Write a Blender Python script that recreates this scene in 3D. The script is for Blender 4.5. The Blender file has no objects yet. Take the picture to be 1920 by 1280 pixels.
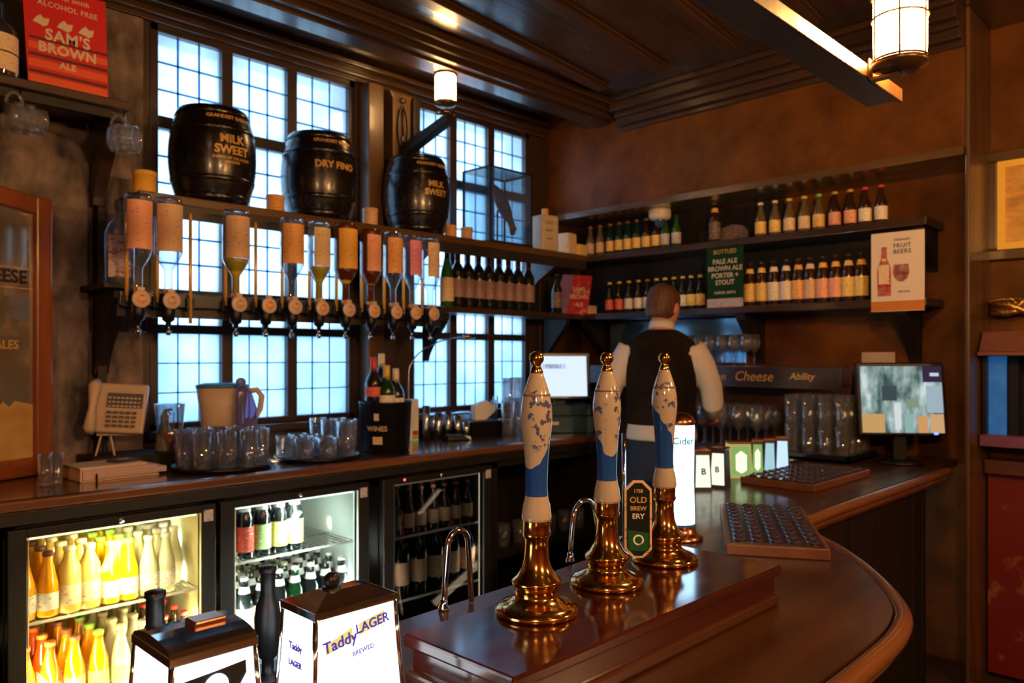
import bpy, bmesh, math, random
from mathutils import Vector, Matrix
random.seed(7)
PI = math.pi
SC = bpy.context.scene
COL = SC.collection

# ---------------------------------------------------------------- camera
F_PX = 1450.0
EYE = 1.35
AZ = math.radians(44.6)          # heading, measured from +X (along the window wall) to +Y
CA, SA = math.cos(AZ), math.sin(AZ)
cam_d = bpy.data.cameras.new('camera'); cam = bpy.data.objects.new('camera', cam_d); COL.objects.link(cam)
cam.location = (0, 0, EYE)
cam.rotation_euler = (PI/2, 0, AZ - PI/2)
cam_d.sensor_width = 36.0
cam_d.lens = F_PX/1920*36
cam_d.shift_y = 29/1920
cam_d.clip_start = 0.02
cam_d.dof.use_dof = True
cam_d.dof.focus_distance = 1.2
cam_d.dof.aperture_fstop = 7.0
SC.camera = cam
SC.view_settings.view_transform = 'Standard'
SC.view_settings.look = 'None'
SC.view_settings.gamma = 1.0
SC.view_settings.use_curve_mapping = False
SC.view_settings.exposure = 0.12
try:
    SC.cycles.max_bounces = 8; SC.cycles.diffuse_bounces = 3; SC.cycles.glossy_bounces = 4
    SC.cycles.transparent_max_bounces = 24; SC.cycles.transmission_bounces = 6
    SC.cycles.caustics_reflective = False; SC.cycles.caustics_refractive = False
    SC.cycles.sample_clamp_indirect = 8.0
    SC.cycles.use_denoising = True
except Exception: pass

# ---------------------------------------------------------------- world and lights
w = bpy.data.worlds.new('sky'); SC.world = w; w.use_nodes = True
_n = w.node_tree; _n.nodes.clear()
_bg = _n.nodes.new('ShaderNodeBackground'); _o = _n.nodes.new('ShaderNodeOutputWorld')
_tc = _n.nodes.new('ShaderNodeTexCoord'); _no = _n.nodes.new('ShaderNodeTexNoise'); _no.inputs['Scale'].default_value = 3.0
_cr = _n.nodes.new('ShaderNodeValToRGB')
_cr.color_ramp.elements[0].position = .38; _cr.color_ramp.elements[0].color = (.26, .56, 1.0, 1)
_cr.color_ramp.elements[1].position = .62; _cr.color_ramp.elements[1].color = (.58, .82, 1.0, 1)
_n.links.new(_tc.outputs['Generated'], _no.inputs['Vector']); _n.links.new(_no.outputs['Fac'], _cr.inputs['Fac'])
_n.links.new(_cr.outputs['Color'], _bg.inputs['Color']); _bg.inputs['Strength'].default_value = 4.7
_n.links.new(_bg.outputs[0], _o.inputs[0])

def area_portal(x0, x1, z0, z1, y):
    l = bpy.data.lights.new('daylight_portal', 'AREA'); l.shape = 'RECTANGLE'; l.size = x1-x0; l.size_y = z1-z0
    o = bpy.data.objects.new('daylight_portal', l); COL.objects.link(o)
    o.location = ((x0+x1)/2, y, (z0+z1)/2); o.rotation_euler = (-PI/2, 0, 0)
    try: l.cycles.is_portal = True
    except Exception: pass
area_portal(1.15, 2.13, 1.05, 2.68, 3.36)
area_portal(2.43, 3.34, 1.05, 2.68, 3.36)

def point(name, loc, power, color, radius=.04):
    l = bpy.data.lights.new(name, 'POINT'); l.energy = power; l.color = color; l.shadow_soft_size = radius
    o = bpy.data.objects.new(name, l); COL.objects.link(o); o.location = loc
    return o
WARM = (1.0, .53, .23)
K_LANTERN = 110      # the lit lantern over the bar, in view
K_ROOM = 98         # the pendant lanterns of the customers' side, behind the camera

# ---------------------------------------------------------------- pixel helper (measuring only)
def at(px, py, X=None, Y=None, Z=None):
    r = (px-960)/F_PX; u = (669-py)/F_PX
    dx, dy, dz = CA+SA*r, SA-CA*r, u
    if X is not None: t = X/dx
    elif Y is not None: t = Y/dy
    else: t = (Z-EYE)/dz
    return Vector((dx*t, dy*t, EYE+dz*t))

# ---------------------------------------------------------------- mesh builder
class MB:
    def __init__(s): s.v = []; s.f = []; s.m = []; s.sm = []; s.T = None
    def add(s, verts, faces, m=0, smooth=False):
        b = len(s.v)
        for p in verts:
            p = Vector(p)
            s.v.append(s.T @ p if s.T else p)
        for f in faces:
            s.f.append([b+i for i in f]); s.m.append(m); s.sm.append(smooth)
        return s
    def box(s, x0, y0, z0, x1, y1, z1, m=0):
        vs = [(x0,y0,z0),(x1,y0,z0),(x1,y1,z0),(x0,y1,z0),(x0,y0,z1),(x1,y0,z1),(x1,y1,z1),(x0,y1,z1)]
        return s.add(vs, [(0,3,2,1),(4,5,6,7),(0,1,5,4),(1,2,6,5),(2,3,7,6),(3,0,4,7)], m)
    def frustum(s, a, b, m=0):          # a, b = (x0,y0,x1,y1,z)
        vs = [(a[0],a[1],a[4]),(a[2],a[1],a[4]),(a[2],a[3],a[4]),(a[0],a[3],a[4]),(b[0],b[1],b[4]),(b[2],b[1],b[4]),(b[2],b[3],b[4]),(b[0],b[3],b[4])]
        return s.add(vs, [(0,3,2,1),(4,5,6,7),(0,1,5,4),(1,2,6,5),(2,3,7,6),(3,0,4,7)], m)
    def lathe(s, prof, n=20, m=0, c=(0,0,0), smooth=True, a0=0.0, a1=2*PI):
        full = abs(a1-a0-2*PI) < 1e-6
        k = n if full else n+1
        vs = []; fs = []; rows = []
        for r, z in prof:
            if r < 1e-6:
                rows.append([len(vs)]); vs.append((c[0], c[1], c[2]+z))
            else:
                row = []
                for i in range(k):
                    a = a0+(a1-a0)*i/n
                    row.append(len(vs)); vs.append((c[0]+r*math.cos(a), c[1]+r*math.sin(a), c[2]+z))
                rows.append(row)
        for A, B in zip(rows, rows[1:]):
            cnt = n
            for i in range(cnt):
                j = (i+1) % k if full else i+1
                if len(A) == 1 and len(B) == 1: continue
                if len(A) == 1: fs.append((A[0], B[j], B[i]))
                elif len(B) == 1: fs.append((A[i], A[j], B[0]))
                else: fs.append((A[i], A[j], B[j], B[i]))
        return s.add(vs, fs, m, smooth)
    def tube(s, pts, r, n=8, m=0, cap=True):
        pts = [Vector(p) for p in pts]
        rs = r if isinstance(r, (list, tuple)) else [r]*len(pts)
        vs = []; fs = []; up = None
        for i, p in enumerate(pts):
            t = (pts[min(i+1, len(pts)-1)]-pts[max(i-1, 0)]).normalized()
            if up is None:
                up = Vector((0,0,1)) if abs(t.z) < .9 else Vector((1,0,0))
            a = t.cross(up)
            if a.length < 1e-4: a = t.cross(Vector((0,1,0)))
            a.normalize(); b = t.cross(a).normalized(); up = a.cross(t)
            for k in range(n):
                q = 2*PI*k/n
                vs.append(p+(a*math.cos(q)+b*math.sin(q))*rs[i])
        for i in range(len(pts)-1):
            for k in range(n):
                j = (k+1) % n
                fs.append((i*n+k, i*n+j, (i+1)*n+j, (i+1)*n+k))
        if cap:
            fs.append(tuple(range(n))[::-1]); fs.append(tuple((len(pts)-1)*n+k for k in range(n)))
        return s.add(vs, fs, m, True)
    def loft(s, rings, m=0, cap=True, smooth=True):
        n = len(rings[0]); vs = [p for r in rings for p in r]; fs = []
        for i in range(len(rings)-1):
            for k in range(n):
                j = (k+1) % n
                fs.append((i*n+k, i*n+j, (i+1)*n+j, (i+1)*n+k))
        if cap:
            fs.append(tuple(range(n))[::-1]); fs.append(tuple((len(rings)-1)*n+k for k in range(n)))
        return s.add(vs, fs, m, smooth)
    def ell(s, rows, n=20, m=0, p=2.0):   # rows (cx,cy,z,rx,ry)
        rings = []
        for cx, cy, z, rx, ry in rows:
            ring = []
            for k in range(n):
                a = 2*PI*k/n; ca, sa = math.cos(a), math.sin(a)
                ring.append((cx+rx*math.copysign(abs(ca)**(2/p), ca), cy+ry*math.copysign(abs(sa)**(2/p), sa), z))
            rings.append(ring)
        return s.loft(rings, m)
    def sphere(s, c, r, n=14, m=0, sc=(1,1,1)):
        k = n//2; prof = [(r*math.sin(PI*i/k), -r*math.cos(PI*i/k)) for i in range(k+1)]
        prof[0] = (0, -r); prof[-1] = (0, r)
        b = len(s.v); T = s.T; s.T = None
        s.lathe(prof, n, m)
        for i in range(b, len(s.v)):
            v = s.v[i]; q = Vector((c[0]+v.x*sc[0], c[1]+v.y*sc[1], c[2]+v.z*sc[2]))
            s.v[i] = T @ q if T else q
        s.T = T
        return s
    def prism(s, poly, z0, z1, m=0, smooth=False):
        n = len(poly)
        vs = [(x, y, z0) for x, y in poly]+[(x, y, z1) for x, y in poly]
        fs = [tuple(range(n))[::-1], tuple(range(n, 2*n))]
        s.add(vs, fs, m, False)
        vs2 = list(vs)
        return s.add(vs2, [(i, (i+1) % n, n+(i+1) % n, n+i) for i in range(n)], m, smooth)
    def slab(s, poly, axis, a0, a1, m=0):  # poly in the plane across `axis`, extruded a0..a1
        n = len(poly)
        def P(u, v, w_):
            return {'x': (w_, u, v), 'y': (u, w_, v), 'z': (u, v, w_)}[axis]
        vs = [P(u, v, a0) for u, v in poly]+[P(u, v, a1) for u, v in poly]
        fs = [tuple(range(n))[::-1], tuple(range(n, 2*n))]+[(i, (i+1) % n, n+(i+1) % n, n+i) for i in range(n)]
        return s.add(vs, fs, m)
    def mesh(s, name):
        me = bpy.data.meshes.new(name)
        me.from_pydata([tuple(v) for v in s.v], [], s.f)
        me.polygons.foreach_set('material_index', s.m); me.polygons.foreach_set('use_smooth', s.sm)
        bm = bmesh.new(); bm.from_mesh(me)
        bmesh.ops.recalc_face_normals(bm, faces=bm.faces); bm.to_mesh(me); bm.free()
        me.update()
        return me

def obj(name, mb, mat, parent=None, loc=(0,0,0), rot=(0,0,0), bevel=0, label=None):
    me = mb.mesh(name) if isinstance(mb, MB) else mb
    mats = mat if isinstance(mat, (list, tuple)) else [mat]
    o = bpy.data.objects.new(name, me)
    COL.objects.link(o)
    if len(me.materials) == 0:
        for m_ in mats: me.materials.append(m_)
    if parent: o.parent = parent
    o.location = loc; o.rotation_euler = rot
    if bevel:
        b = o.modifiers.new('bevel', 'BEVEL'); b.width = bevel; b.segments = 2; b.limit_method = 'ANGLE'
    if label: o['label'] = label
    return o
def tag(o, label, cat, group=None):
    o['label'] = label; o['category'] = cat
    if group: o['group'] = group
    return o
def thing(name, label, cat, loc=(0,0,0), rotz=0, group=None):
    o = bpy.data.objects.new(name, None); COL.objects.link(o)
    o.location = loc; o.rotation_euler = (0,0,rotz); o.empty_display_size = .05
    return tag(o, label, cat, group)
def struct(name, mb, mat, **k):
    o = obj(name, mb, mat, **k); o['kind'] = 'structure'; return o
def dup(root, loc, rotz=None, label=None, group=None):
    r = root.copy(); COL.objects.link(r); r.location = loc
    if rotz is not None: r.rotation_euler = (0,0,rotz)
    if label: r['label'] = label
    if group: r['group'] = group
    for ch in list(root.children):
        c = ch.copy(); COL.objects.link(c); c.parent = r
        for g in list(ch.children):
            d = g.copy(); COL.objects.link(d); d.parent = c
    return r
_cache = {}
def shared(name, key, fn, mat, parent, loc=(0,0,0), rot=(0,0,0)):
    """an object on a mesh shared by key, its material on the object"""
    key = (name, key)
    if key not in _cache:
        me = fn().mesh(name); me.materials.append(None); _cache[key] = me
    o = bpy.data.objects.new(name, _cache[key]); COL.objects.link(o)
    o.material_slots[0].link = 'OBJECT'; o.material_slots[0].material = mat
    o.parent = parent; o.location = loc; o.rotation_euler = rot
    return o
def text_mesh(txt, size, extrude=.0004, bold=0.0, align='CENTER', spacing=1.0, shear=0.0, name='lettering'):
    cu = bpy.data.curves.new(name, 'FONT'); cu.body = txt; cu.size = size; cu.extrude = extrude
    cu.offset = bold; cu.align_x = align; cu.align_y = 'CENTER'; cu.resolution_u = 3; cu.space_character = spacing; cu.shear = shear
    o = bpy.data.objects.new(name, cu); COL.objects.link(o)
    bpy.context.view_layer.update()
    me = bpy.data.meshes.new_from_object(o.evaluated_get(bpy.context.evaluated_depsgraph_get()))
    bpy.data.objects.remove(o); bpy.data.curves.remove(cu)
    me.name = name
    return me
def text(txt, size, mat, parent, loc, rot, bold=0.0, extrude=.0004, name='lettering', spacing=1.0, shear=0.0):
    me = text_mesh(txt, size, extrude, bold, spacing=spacing, shear=shear, name=name)
    me.materials.clear(); me.materials.append(mat)
    o = bpy.data.objects.new(name, me); COL.objects.link(o); o.parent = parent; o.location = loc; o.rotation_euler = rot
    return o
FACE_Y = (PI/2, 0, 0)            # reads when looking along +Y
FACE_X = (PI/2, 0, -PI/2)        # reads when looking along +X
ORD = ['first','second','third','fourth','fifth','sixth','seventh','eighth','ninth','tenth','eleventh','twelfth','thirteenth']
NUM = {3:'three',4:'four',5:'five',6:'six',7:'seven',8:'eight',9:'nine',10:'ten',11:'eleven',12:'twelve'}

# ---------------------------------------------------------------- materials
def newmat(name):
    m = bpy.data.materials.new(name); m.use_nodes = True
    nt = m.node_tree; nt.nodes.clear()
    out = nt.nodes.new('ShaderNodeOutputMaterial')
    return m, nt, out
def N(nt, kind, **k):
    n = nt.nodes.new('ShaderNode'+kind)
    for a, b in k.items():
        if a in n.inputs: n.inputs[a].default_value = b
        else: setattr(n, a, b)
    return n
def c4(c): return (c[0], c[1], c[2], 1)
def pbr(name, col, rough=.5, metal=0.0, coat=0.0, spec=.5, var=.0, col2=None, scale=8.0, bump=0.0, bscale=40.0, stretch=(1,1,1), emis=None, estr=0, trans=0.0, detail=4.0, lo=.35, hi=.65, sheen=0.0):
    m, nt, out = newmat(name)
    b = N(nt, 'BsdfPrincipled'); b.inputs['Base Color'].default_value = c4(col); b.inputs['Roughness'].default_value = rough
    b.inputs['Metallic'].default_value = metal; b.inputs['Coat Weight'].default_value = coat; b.inputs['Coat Roughness'].default_value = .12
    b.inputs['Specular IOR Level'].default_value = spec; b.inputs['Transmission Weight'].default_value = trans
    nt.links.new(b.outputs[0], out.inputs[0])
    tc = N(nt, 'TexCoord'); mp = N(nt, 'Mapping'); mp.inputs['Scale'].default_value = stretch
    nt.links.new(tc.outputs['Object'], mp.inputs['Vector'])
    if col2 is None and var > 0: col2 = tuple(c*(1-var) for c in col)
    if col2 is not None:
        no = N(nt, 'TexNoise', Scale=scale, Detail=detail, Roughness=.6); nt.links.new(mp.outputs[0], no.inputs['Vector'])
        r = N(nt, 'ValToRGB'); r.color_ramp.elements[0].color = c4(col); r.color_ramp.elements[1].color = c4(col2)
        r.color_ramp.elements[0].position = lo; r.color_ramp.elements[1].position = hi
        nt.links.new(no.outputs['Fac'], r.inputs['Fac']); nt.links.new(r.outputs['Color'], b.inputs['Base Color'])
    if bump:
        n2 = N(nt, 'TexNoise', Scale=bscale, Detail=3.0); nt.links.new(mp.outputs[0], n2.inputs['Vector'])
        bp = N(nt, 'Bump', Strength=bump, Distance=.004); nt.links.new(n2.outputs['Fac'], bp.inputs['Height']); nt.links.new(bp.outputs[0], b.inputs['Normal'])
        mr = N(nt, 'MapRange'); mr.inputs['To Min'].default_value = max(0.02, rough-.12); mr.inputs['To Max'].default_value = rough+.12
        nt.links.new(n2.outputs['Fac'], mr.inputs['Value']); nt.links.new(mr.outputs[0], b.inputs['Roughness'])
    if emis:
        b.inputs['Emission Color'].default_value = c4(emis); b.inputs['Emission Strength'].default_value = estr
    return m
def wood(name, a, b_, rough=.35, coat=.3, axis='x', scale=14.0, bump=.25):
    a = [a[0]*.72, a[1]*.66, a[2]*.6]; b_ = [b_[0]*.85, b_[1]*.78, b_[2]*.7]
    st = {'x': (.12, 1, 1), 'y': (1, .12, 1), 'z': (1, 1, .12)}[axis]
    return pbr(name, a, rough, coat=coat, col2=b_, scale=scale, stretch=st, bump=bump, bscale=30, detail=6.0, lo=.3, hi=.7)
def glow(name, col, s):
    m, nt, out = newmat(name); e = N(nt, 'Emission'); e.inputs['Color'].default_value = c4(col); e.inputs['Strength'].default_value = s
    nt.links.new(e.outputs[0], out.inputs[0]); return m
def clear(name, tint=(1,1,1), refl=.9, ior=1.5, rough=.02, body=0.0, bodycol=(.8,.9,1), ripple=0.0):
    """thin clear glass: what is behind shows through, edges and faces reflect"""
    m, nt, out = newmat(name)
    t = N(nt, 'BsdfTransparent'); t.inputs['Color'].default_value = c4(tint)
    g = N(nt, 'BsdfGlossy', Roughness=rough); g.inputs['Color'].default_value = (refl, refl, refl, 1)
    lw = N(nt, 'LayerWeight', Blend=.42); mr = N(nt, 'MapRange'); mr.inputs['To Min'].default_value = .10; mr.inputs['To Max'].default_value = .85
    nt.links.new(lw.outputs['Facing'], mr.inputs['Value'])
    mx = N(nt, 'MixShader'); nt.links.new(mr.outputs[0], mx.inputs[0]); nt.links.new(t.outputs[0], mx.inputs[1]); nt.links.new(g.outputs[0], mx.inputs[2])
    if ripple:
        tc = N(nt, 'TexCoord'); mp = N(nt, 'Mapping'); mp.inputs['Scale'].default_value = (1,1,.15); nt.links.new(tc.outputs['Object'], mp.inputs['Vector'])
        no = N(nt, 'TexNoise', Scale=110.0, Detail=1.0); nt.links.new(mp.outputs[0], no.inputs['Vector'])
        bp = N(nt, 'Bump', Strength=ripple, Distance=.004); nt.links.new(no.outputs['Fac'], bp.inputs['Height']); nt.links.new(bp.outputs[0], g.inputs['Normal'])
    last = mx
    if body > 0:
        d = N(nt, 'BsdfTranslucent'); d.inputs['Color'].default_value = c4(bodycol)
        d2 = N(nt, 'BsdfDiffuse'); d2.inputs['Color'].default_value = c4(bodycol)
        md = N(nt, 'MixShader'); md.inputs[0].default_value = .5; nt.links.new(d.outputs[0], md.inputs[1]); nt.links.new(d2.outputs[0], md.inputs[2])
        m2 = N(nt, 'MixShader'); m2.inputs[0].default_value = body
        nt.links.new(mx.outputs[0], m2.inputs[1]); nt.links.new(md.outputs[0], m2.inputs[2]); last = m2
    nt.links.new(last.outputs[0], out.inputs[0]); return m
def labelmat(name, base, ink, amount=.5, scale=120.0, stretch=(1,1,3)):
    """printed paper: lines and blotches of ink on a ground"""
    m = pbr(name, base, .55, col2=ink, scale=scale, stretch=stretch, lo=amount, hi=amount+.06, detail=2.0)
    return m

M = {}
M['beam'] = wood('dark_beam_wood', (.030,.014,.007), (.075,.036,.016), .36, .35, 'x', 10)
M['beam_y'] = wood('dark_beam_wood_across', (.030,.014,.007), (.075,.036,.016), .36, .3, 'y', 10)
M['post'] = wood('golden_brown_post_wood', (.060,.030,.012), (.15,.075,.026), .42, .3, 'z', 10)
M['ceil'] = wood('ceiling_boards', (.020,.012,.009), (.060,.034,.020), .26, .8, 'x', 7, .4)
M['wallwood'] = wood('wall_panel_wood', (.026,.014,.008), (.070,.038,.018), .5, .1, 'z', 5, .5)
M['wallbrown'] = pbr('tobacco_brown_painted_wall', (.170,.058,.009), .45, col2=(.075,.024,.005), scale=4, bump=.25, bscale=12, spec=.2)
M['plaster'] = pbr('worn_grey_brown_boards', (.24,.165,.145), .6, col2=(.035,.022,.020), scale=9, bump=.5, bscale=25, stretch=(1,1,.6))
M['shelf'] = wood('shelf_wood', (.028,.014,.008), (.070,.034,.015), .38, .2, 'x', 14)
M['shelf_y'] = wood('shelf_wood_across', (.028,.014,.008), (.070,.034,.015), .38, .2, 'y', 14)
M['counter'] = wood('back_counter_wood', (.045,.018,.009), (.10,.040,.018), .2, .8, 'x', 12, .12)
M['bar'] = wood('varnished_bar_wood', (.040,.015,.008), (.095,.034,.014), .34, .35, 'x', 10, .12)
M['mahog'] = wood('mahogany_pump_box', (.034,.006,.006), (.070,.013,.010), .14, .9, 'x', 12, .05)
M['mahog_edge'] = wood('mahogany_moulding', (.040,.014,.007), (.095,.034,.014), .25, .5, 'x', 12, .1)
M['panel'] = wood('dark_bar_front', (.006,.0035,.0025), (.013,.007,.005), .6, .0, 'z', 6)
M['redwood'] = pbr('chipped_red_paint', (.13,.006,.007), .5, col2=(.22,.08,.035), scale=6, lo=.60, hi=.66, bump=.4, bscale=10)
M['frame_or'] = wood('orange_brown_mirror_frame', (.26,.065,.020), (.42,.13,.035), .35, .3, 'z', 12)
M['black'] = pbr('black_plastic', (.006,.006,.008), .38, spec=.35)
M['fridge'] = pbr('dark_brown_fridge_metal', (.022,.018,.017), .42, metal=.2, var=.3)
M['iron'] = pbr('dark_window_iron', (.030,.022,.020), .45, var=.3)
M['winwood'] = pbr('dark_purple_brown_window_wood', (.040,.020,.018), .4, var=.4, coat=.2)
M['lead'] = None
M['brass'] = pbr('polished_brass', (.80,.47,.13), .13, metal=1, col2=(.66,.36,.09), scale=20)
M['gold'] = pbr('gilt_rod', (.85,.48,.08), .3, metal=.25)
M['goldpaint'] = pbr('gold_paint', (.72,.42,.12), .45, metal=.2, var=.2)
M['chrome'] = pbr('chrome', (.80,.82,.85), .07, metal=1)
M['steel'] = pbr('brushed_steel', (.62,.66,.70), .22, metal=1)
M['copper'] = pbr('copper_cap', (.55,.24,.12), .25, metal=1)
M['barrel'] = pbr('black_barrel_varnish', (.006,.004,.005), .27, coat=.2, var=.4, scale=20, bump=.02)
M['white'] = pbr('white_plastic', (.72,.70,.66), .4)
M['cream'] = pbr('cream_plastic', (.62,.47,.34), .42, var=.1)
M['paper'] = pbr('cream_paper', (.66,.52,.42), .7, var=.12)
M['pinkpaper'] = pbr('pink_paper_edge', (.62,.44,.42), .7, var=.1)
M['whitepaper'] = pbr('white_paper', (.80,.84,.86), .7)
M['skin'] = pbr('skin', (.62,.27,.17), .5, var=.12, scale=30)
M['hair'] = pbr('brown_hair', (.060,.020,.010), .6, col2=(.12,.045,.02), scale=60, stretch=(1,1,.2), bump=.6, bscale=120)
M['shirt'] = pbr('white_shirt', (.64,.56,.56), .8, var=.08, bump=.3, bscale=14)
M['vest'] = pbr('black_waistcoat', (.010,.006,.006), .9, spec=.1, bump=.4, bscale=10, col2=(.022,.014,.011), scale=6)
M['jeans'] = pbr('dark_blue_trousers', (.010,.022,.060), .8, var=.3)
M['glass'] = clear('clear_glass', (.95,.98,1.0))
M['tumbler'] = clear('tumbler_glass', (.95,.97,.99), body=.07, bodycol=(.92,.93,.95), ripple=.5)
M['spirit'] = clear('clear_spirit_bottle', (.90,.95,.99), body=.03, bodycol=(.7,.8,.9))
M['fridgeglass'] = clear('fridge_door_glass', (.98,.99,.99), refl=.03)
M['mugglass'] = clear('dimpled_mug_glass', (.92,.95,.98), body=.16, bodycol=(.75,.78,.85), ripple=.8)
M['darkglass'] = clear('dim_fridge_glass', (.6,.66,.7), refl=.03)
M['amber'] = pbr('dark_rum_glass', (.10,.02,.006), .08, trans=.0, coat=.8)
M['yellowliq'] = pbr('yellow_liqueur', (.62,.46,.02), .1, coat=.5)
M['wineglass_dark'] = pbr('dark_wine_bottle_glass', (.010,.012,.012), .08, coat=.5)
M['greenglass'] = pbr('green_bottle_glass', (.020,.10,.015), .08, coat=.5)
M['greendeep'] = pbr('deep_green_bottle_glass', (.008,.040,.012), .08, coat=.5)
M['brownglass'] = pbr('brown_bottle_glass', (.035,.013,.006), .08, coat=.5)
M['mixglass'] = pbr('cloudy_mixer_bottle', (.14,.10,.055), .1, coat=.5)
M['lantern_glow'] = glow('lantern_glass', (1.0, .50, .14), 330.0)
M['lantern2_glow'] = glow('small_lantern_glass', (1.0, .56, .20), 45.0)
M['pendant_glow'] = glow('pendant_glass', (1.0, .55, .2), 12.0)
for k, c in dict(lab_cream=((.66,.50,.32),(.40,.24,.12)), lab_white=((.70,.66,.60),(.30,.28,.30)), lab_yellow=((.72,.50,.16),(.40,.22,.05)),
                 lab_orange=((.75,.36,.12),(.45,.16,.05)), lab_red=((.62,.08,.04),(.8,.6,.5)), lab_pink=((.66,.20,.38),(.8,.55,.6)), lab_blue=((.35,.50,.75),(.75,.7,.65)),
                 lab_salmon=((.74,.34,.22),(.50,.20,.12)), lab_goldy=((.70,.38,.06),(.55,.26,.03)), lab_green=((.30,.50,.16),(.75,.75,.6)), lab_dark=((.12,.08,.07),(.55,.42,.30)),
                 lab_maroon=((.26,.15,.16),(.45,.33,.30)), lab_tan=((.58,.38,.24),(.36,.20,.12)), lab_pale=((.70,.62,.52),(.48,.30,.34)), lab_grey=((.45,.40,.42),(.2,.15,.18))).items():
    M[k] = labelmat(k.replace('lab', 'label'), [min(.92, q*1.28) for q in c[0]], [min(.9, q*1.15) for q in c[1]], .59, 70.0)
for k, c in dict(cap_white=(.75,.72,.66), cap_yellow=(.75,.55,.10), cap_green=(.30,.65,.10), cap_gold=(.65,.42,.12), cap_red=(.62,.05,.04), cap_black=(.02,.02,.02),
                 cap_dark=(.10,.03,.03), cap_orange=(.85,.25,.04), cap_wine=(.32,.03,.04), cap_brown=(.35,.12,.06), cap_cream=(.75,.68,.45)).items():
    M[k] = pbr(k, c, .4)
M['orangejuice'] = pbr('orange_juice', (.85,.33,.004), .15, coat=.4)
M['redjuice'] = pbr('red_orange_juice', (.75,.075,.004), .15, coat=.4)
M['palejuice'] = pbr('pale_lemonade', (.78,.56,.14), .15, coat=.4)
M['yellowjuice'] = pbr('yellow_pressed_juice', (.82,.52,.01), .15, coat=.4)
M['clearwater'] = pbr('clear_water_bottle', (.66,.64,.44), .1, coat=.5)
M['fridgeinner_w'] = pbr('fridge_lining_pale_yellow', (.75,.68,.40), .5)  # pale yellow lining of the left fridge
M['fridgeinner_g'] = pbr('fridge_lining_white', (.72,.80,.74), .5)
M['fridgeinner_d'] = pbr('fridge_lining_dark', (.06,.07,.08), .5)
# ---------------------------------------------------------------- window panes (obscured glass lit by the sky outside)
def pane_mat(name, tint, frost):
    m, nt, out = newmat(name)
    t = N(nt, 'BsdfTransparent'); d = N(nt, 'BsdfTranslucent'); g = N(nt, 'BsdfGlossy', Roughness=.15)
    tc = N(nt, 'TexCoord'); no = N(nt, 'TexNoise', Scale=5.0, Detail=4.0); nt.links.new(tc.outputs['Object'], no.inputs['Vector'])
    r = N(nt, 'ValToRGB'); r.color_ramp.elements[0].position = .35; r.color_ramp.elements[1].position = .65
    r.color_ramp.elements[0].color = c4(tint); r.color_ramp.elements[1].color = c4([min(1, c*1.0+.18) for c in tint])
    nt.links.new(no.outputs['Fac'], r.inputs['Fac']); nt.links.new(r.outputs[0], t.inputs['Color']); nt.links.new(r.outputs[0], d.inputs['Color'])
    a = N(nt, 'MixShader'); a.inputs[0].default_value = frost; nt.links.new(t.outputs[0], a.inputs[1]); nt.links.new(d.outputs[0], a.inputs[2])
    b = N(nt, 'MixShader'); b.inputs[0].default_value = .05; nt.links.new(a.outputs[0], b.inputs[1]); nt.links.new(g.outputs[0], b.inputs[2])
    nt.links.new(b.outputs[0], out.inputs[0]); return m
M['pane_up'] = pane_mat('old_leaded_glass', (.74,.78,.80), .45)
M['pane_low'] = pane_mat('frosted_lower_glass', (.60,.70,.76), .75)
def came(name, c, k):
    m, nt, out = newmat(name); d = N(nt, 'BsdfTranslucent'); d.inputs['Color'].default_value = c4(c)
    g = N(nt, 'BsdfDiffuse'); g.inputs['Color'].default_value = (.03,.05,.08,1)
    a = N(nt, 'MixShader'); a.inputs[0].default_value = k; nt.links.new(g.outputs[0], a.inputs[1]); nt.links.new(d.outputs[0], a.inputs[2]); nt.links.new(a.outputs[0], out.inputs[0]); return m
M['lead'] = came('blue_glow_cames', (.35,.60,.85), .7)  # window glow around the leads painted in as translucent blue
M['lead_soft'] = came('faint_cames', (.60,.75,.85), .8)

WY = 3.15      # window wall face
BX = 3.83      # back wall face
CEIL = 2.76
# ---------------------------------------------------------------- room shell
mb = MB(); mb.box(-2.6,-2.6,-.1, 5.2,3.6,0); struct('floor', mb, pbr('dark_floor_boards', (.035,.020,.012), .5, col2=(.07,.04,.022), scale=6, stretch=(.2,1,1)))
mb = MB(); mb.box(-2.6,-2.6,CEIL, 5.2,3.6,CEIL+.1); struct('ceiling', mb, M['ceil'])
mb = MB()
W1, W2 = (1.165, 2.115), (2.445, 3.335); ZB, ZT = 1.06, 2.67
mb.box(-2.6,WY,0, W1[0],WY+.2,CEIL); mb.box(W1[1],WY,ZB, W2[0],WY+.2,ZT); mb.box(W2[1],WY,0, 5.2,WY+.2,CEIL)
mb.box(W1[0],WY,0, W2[1],WY+.2,ZB); mb.box(W1[0],WY,ZT, W2[1],WY+.2,CEIL)
struct('wall_left', mb, M['wallwood'])
mb = MB(); mb.box(BX,-2.6,0, BX+.2,3.15,CEIL); struct('wall_back', mb, M['wallbrown'])
mb = MB(); mb.box(-2.6,-2.8,0, 5.2,-2.6,CEIL); struct('wall_right', mb, M['wallbrown'])
mb = MB(); mb.box(-2.8,-2.8,0, -2.6,3.4,CEIL); struct('wall_front', mb, M['wallbrown'])
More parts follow.
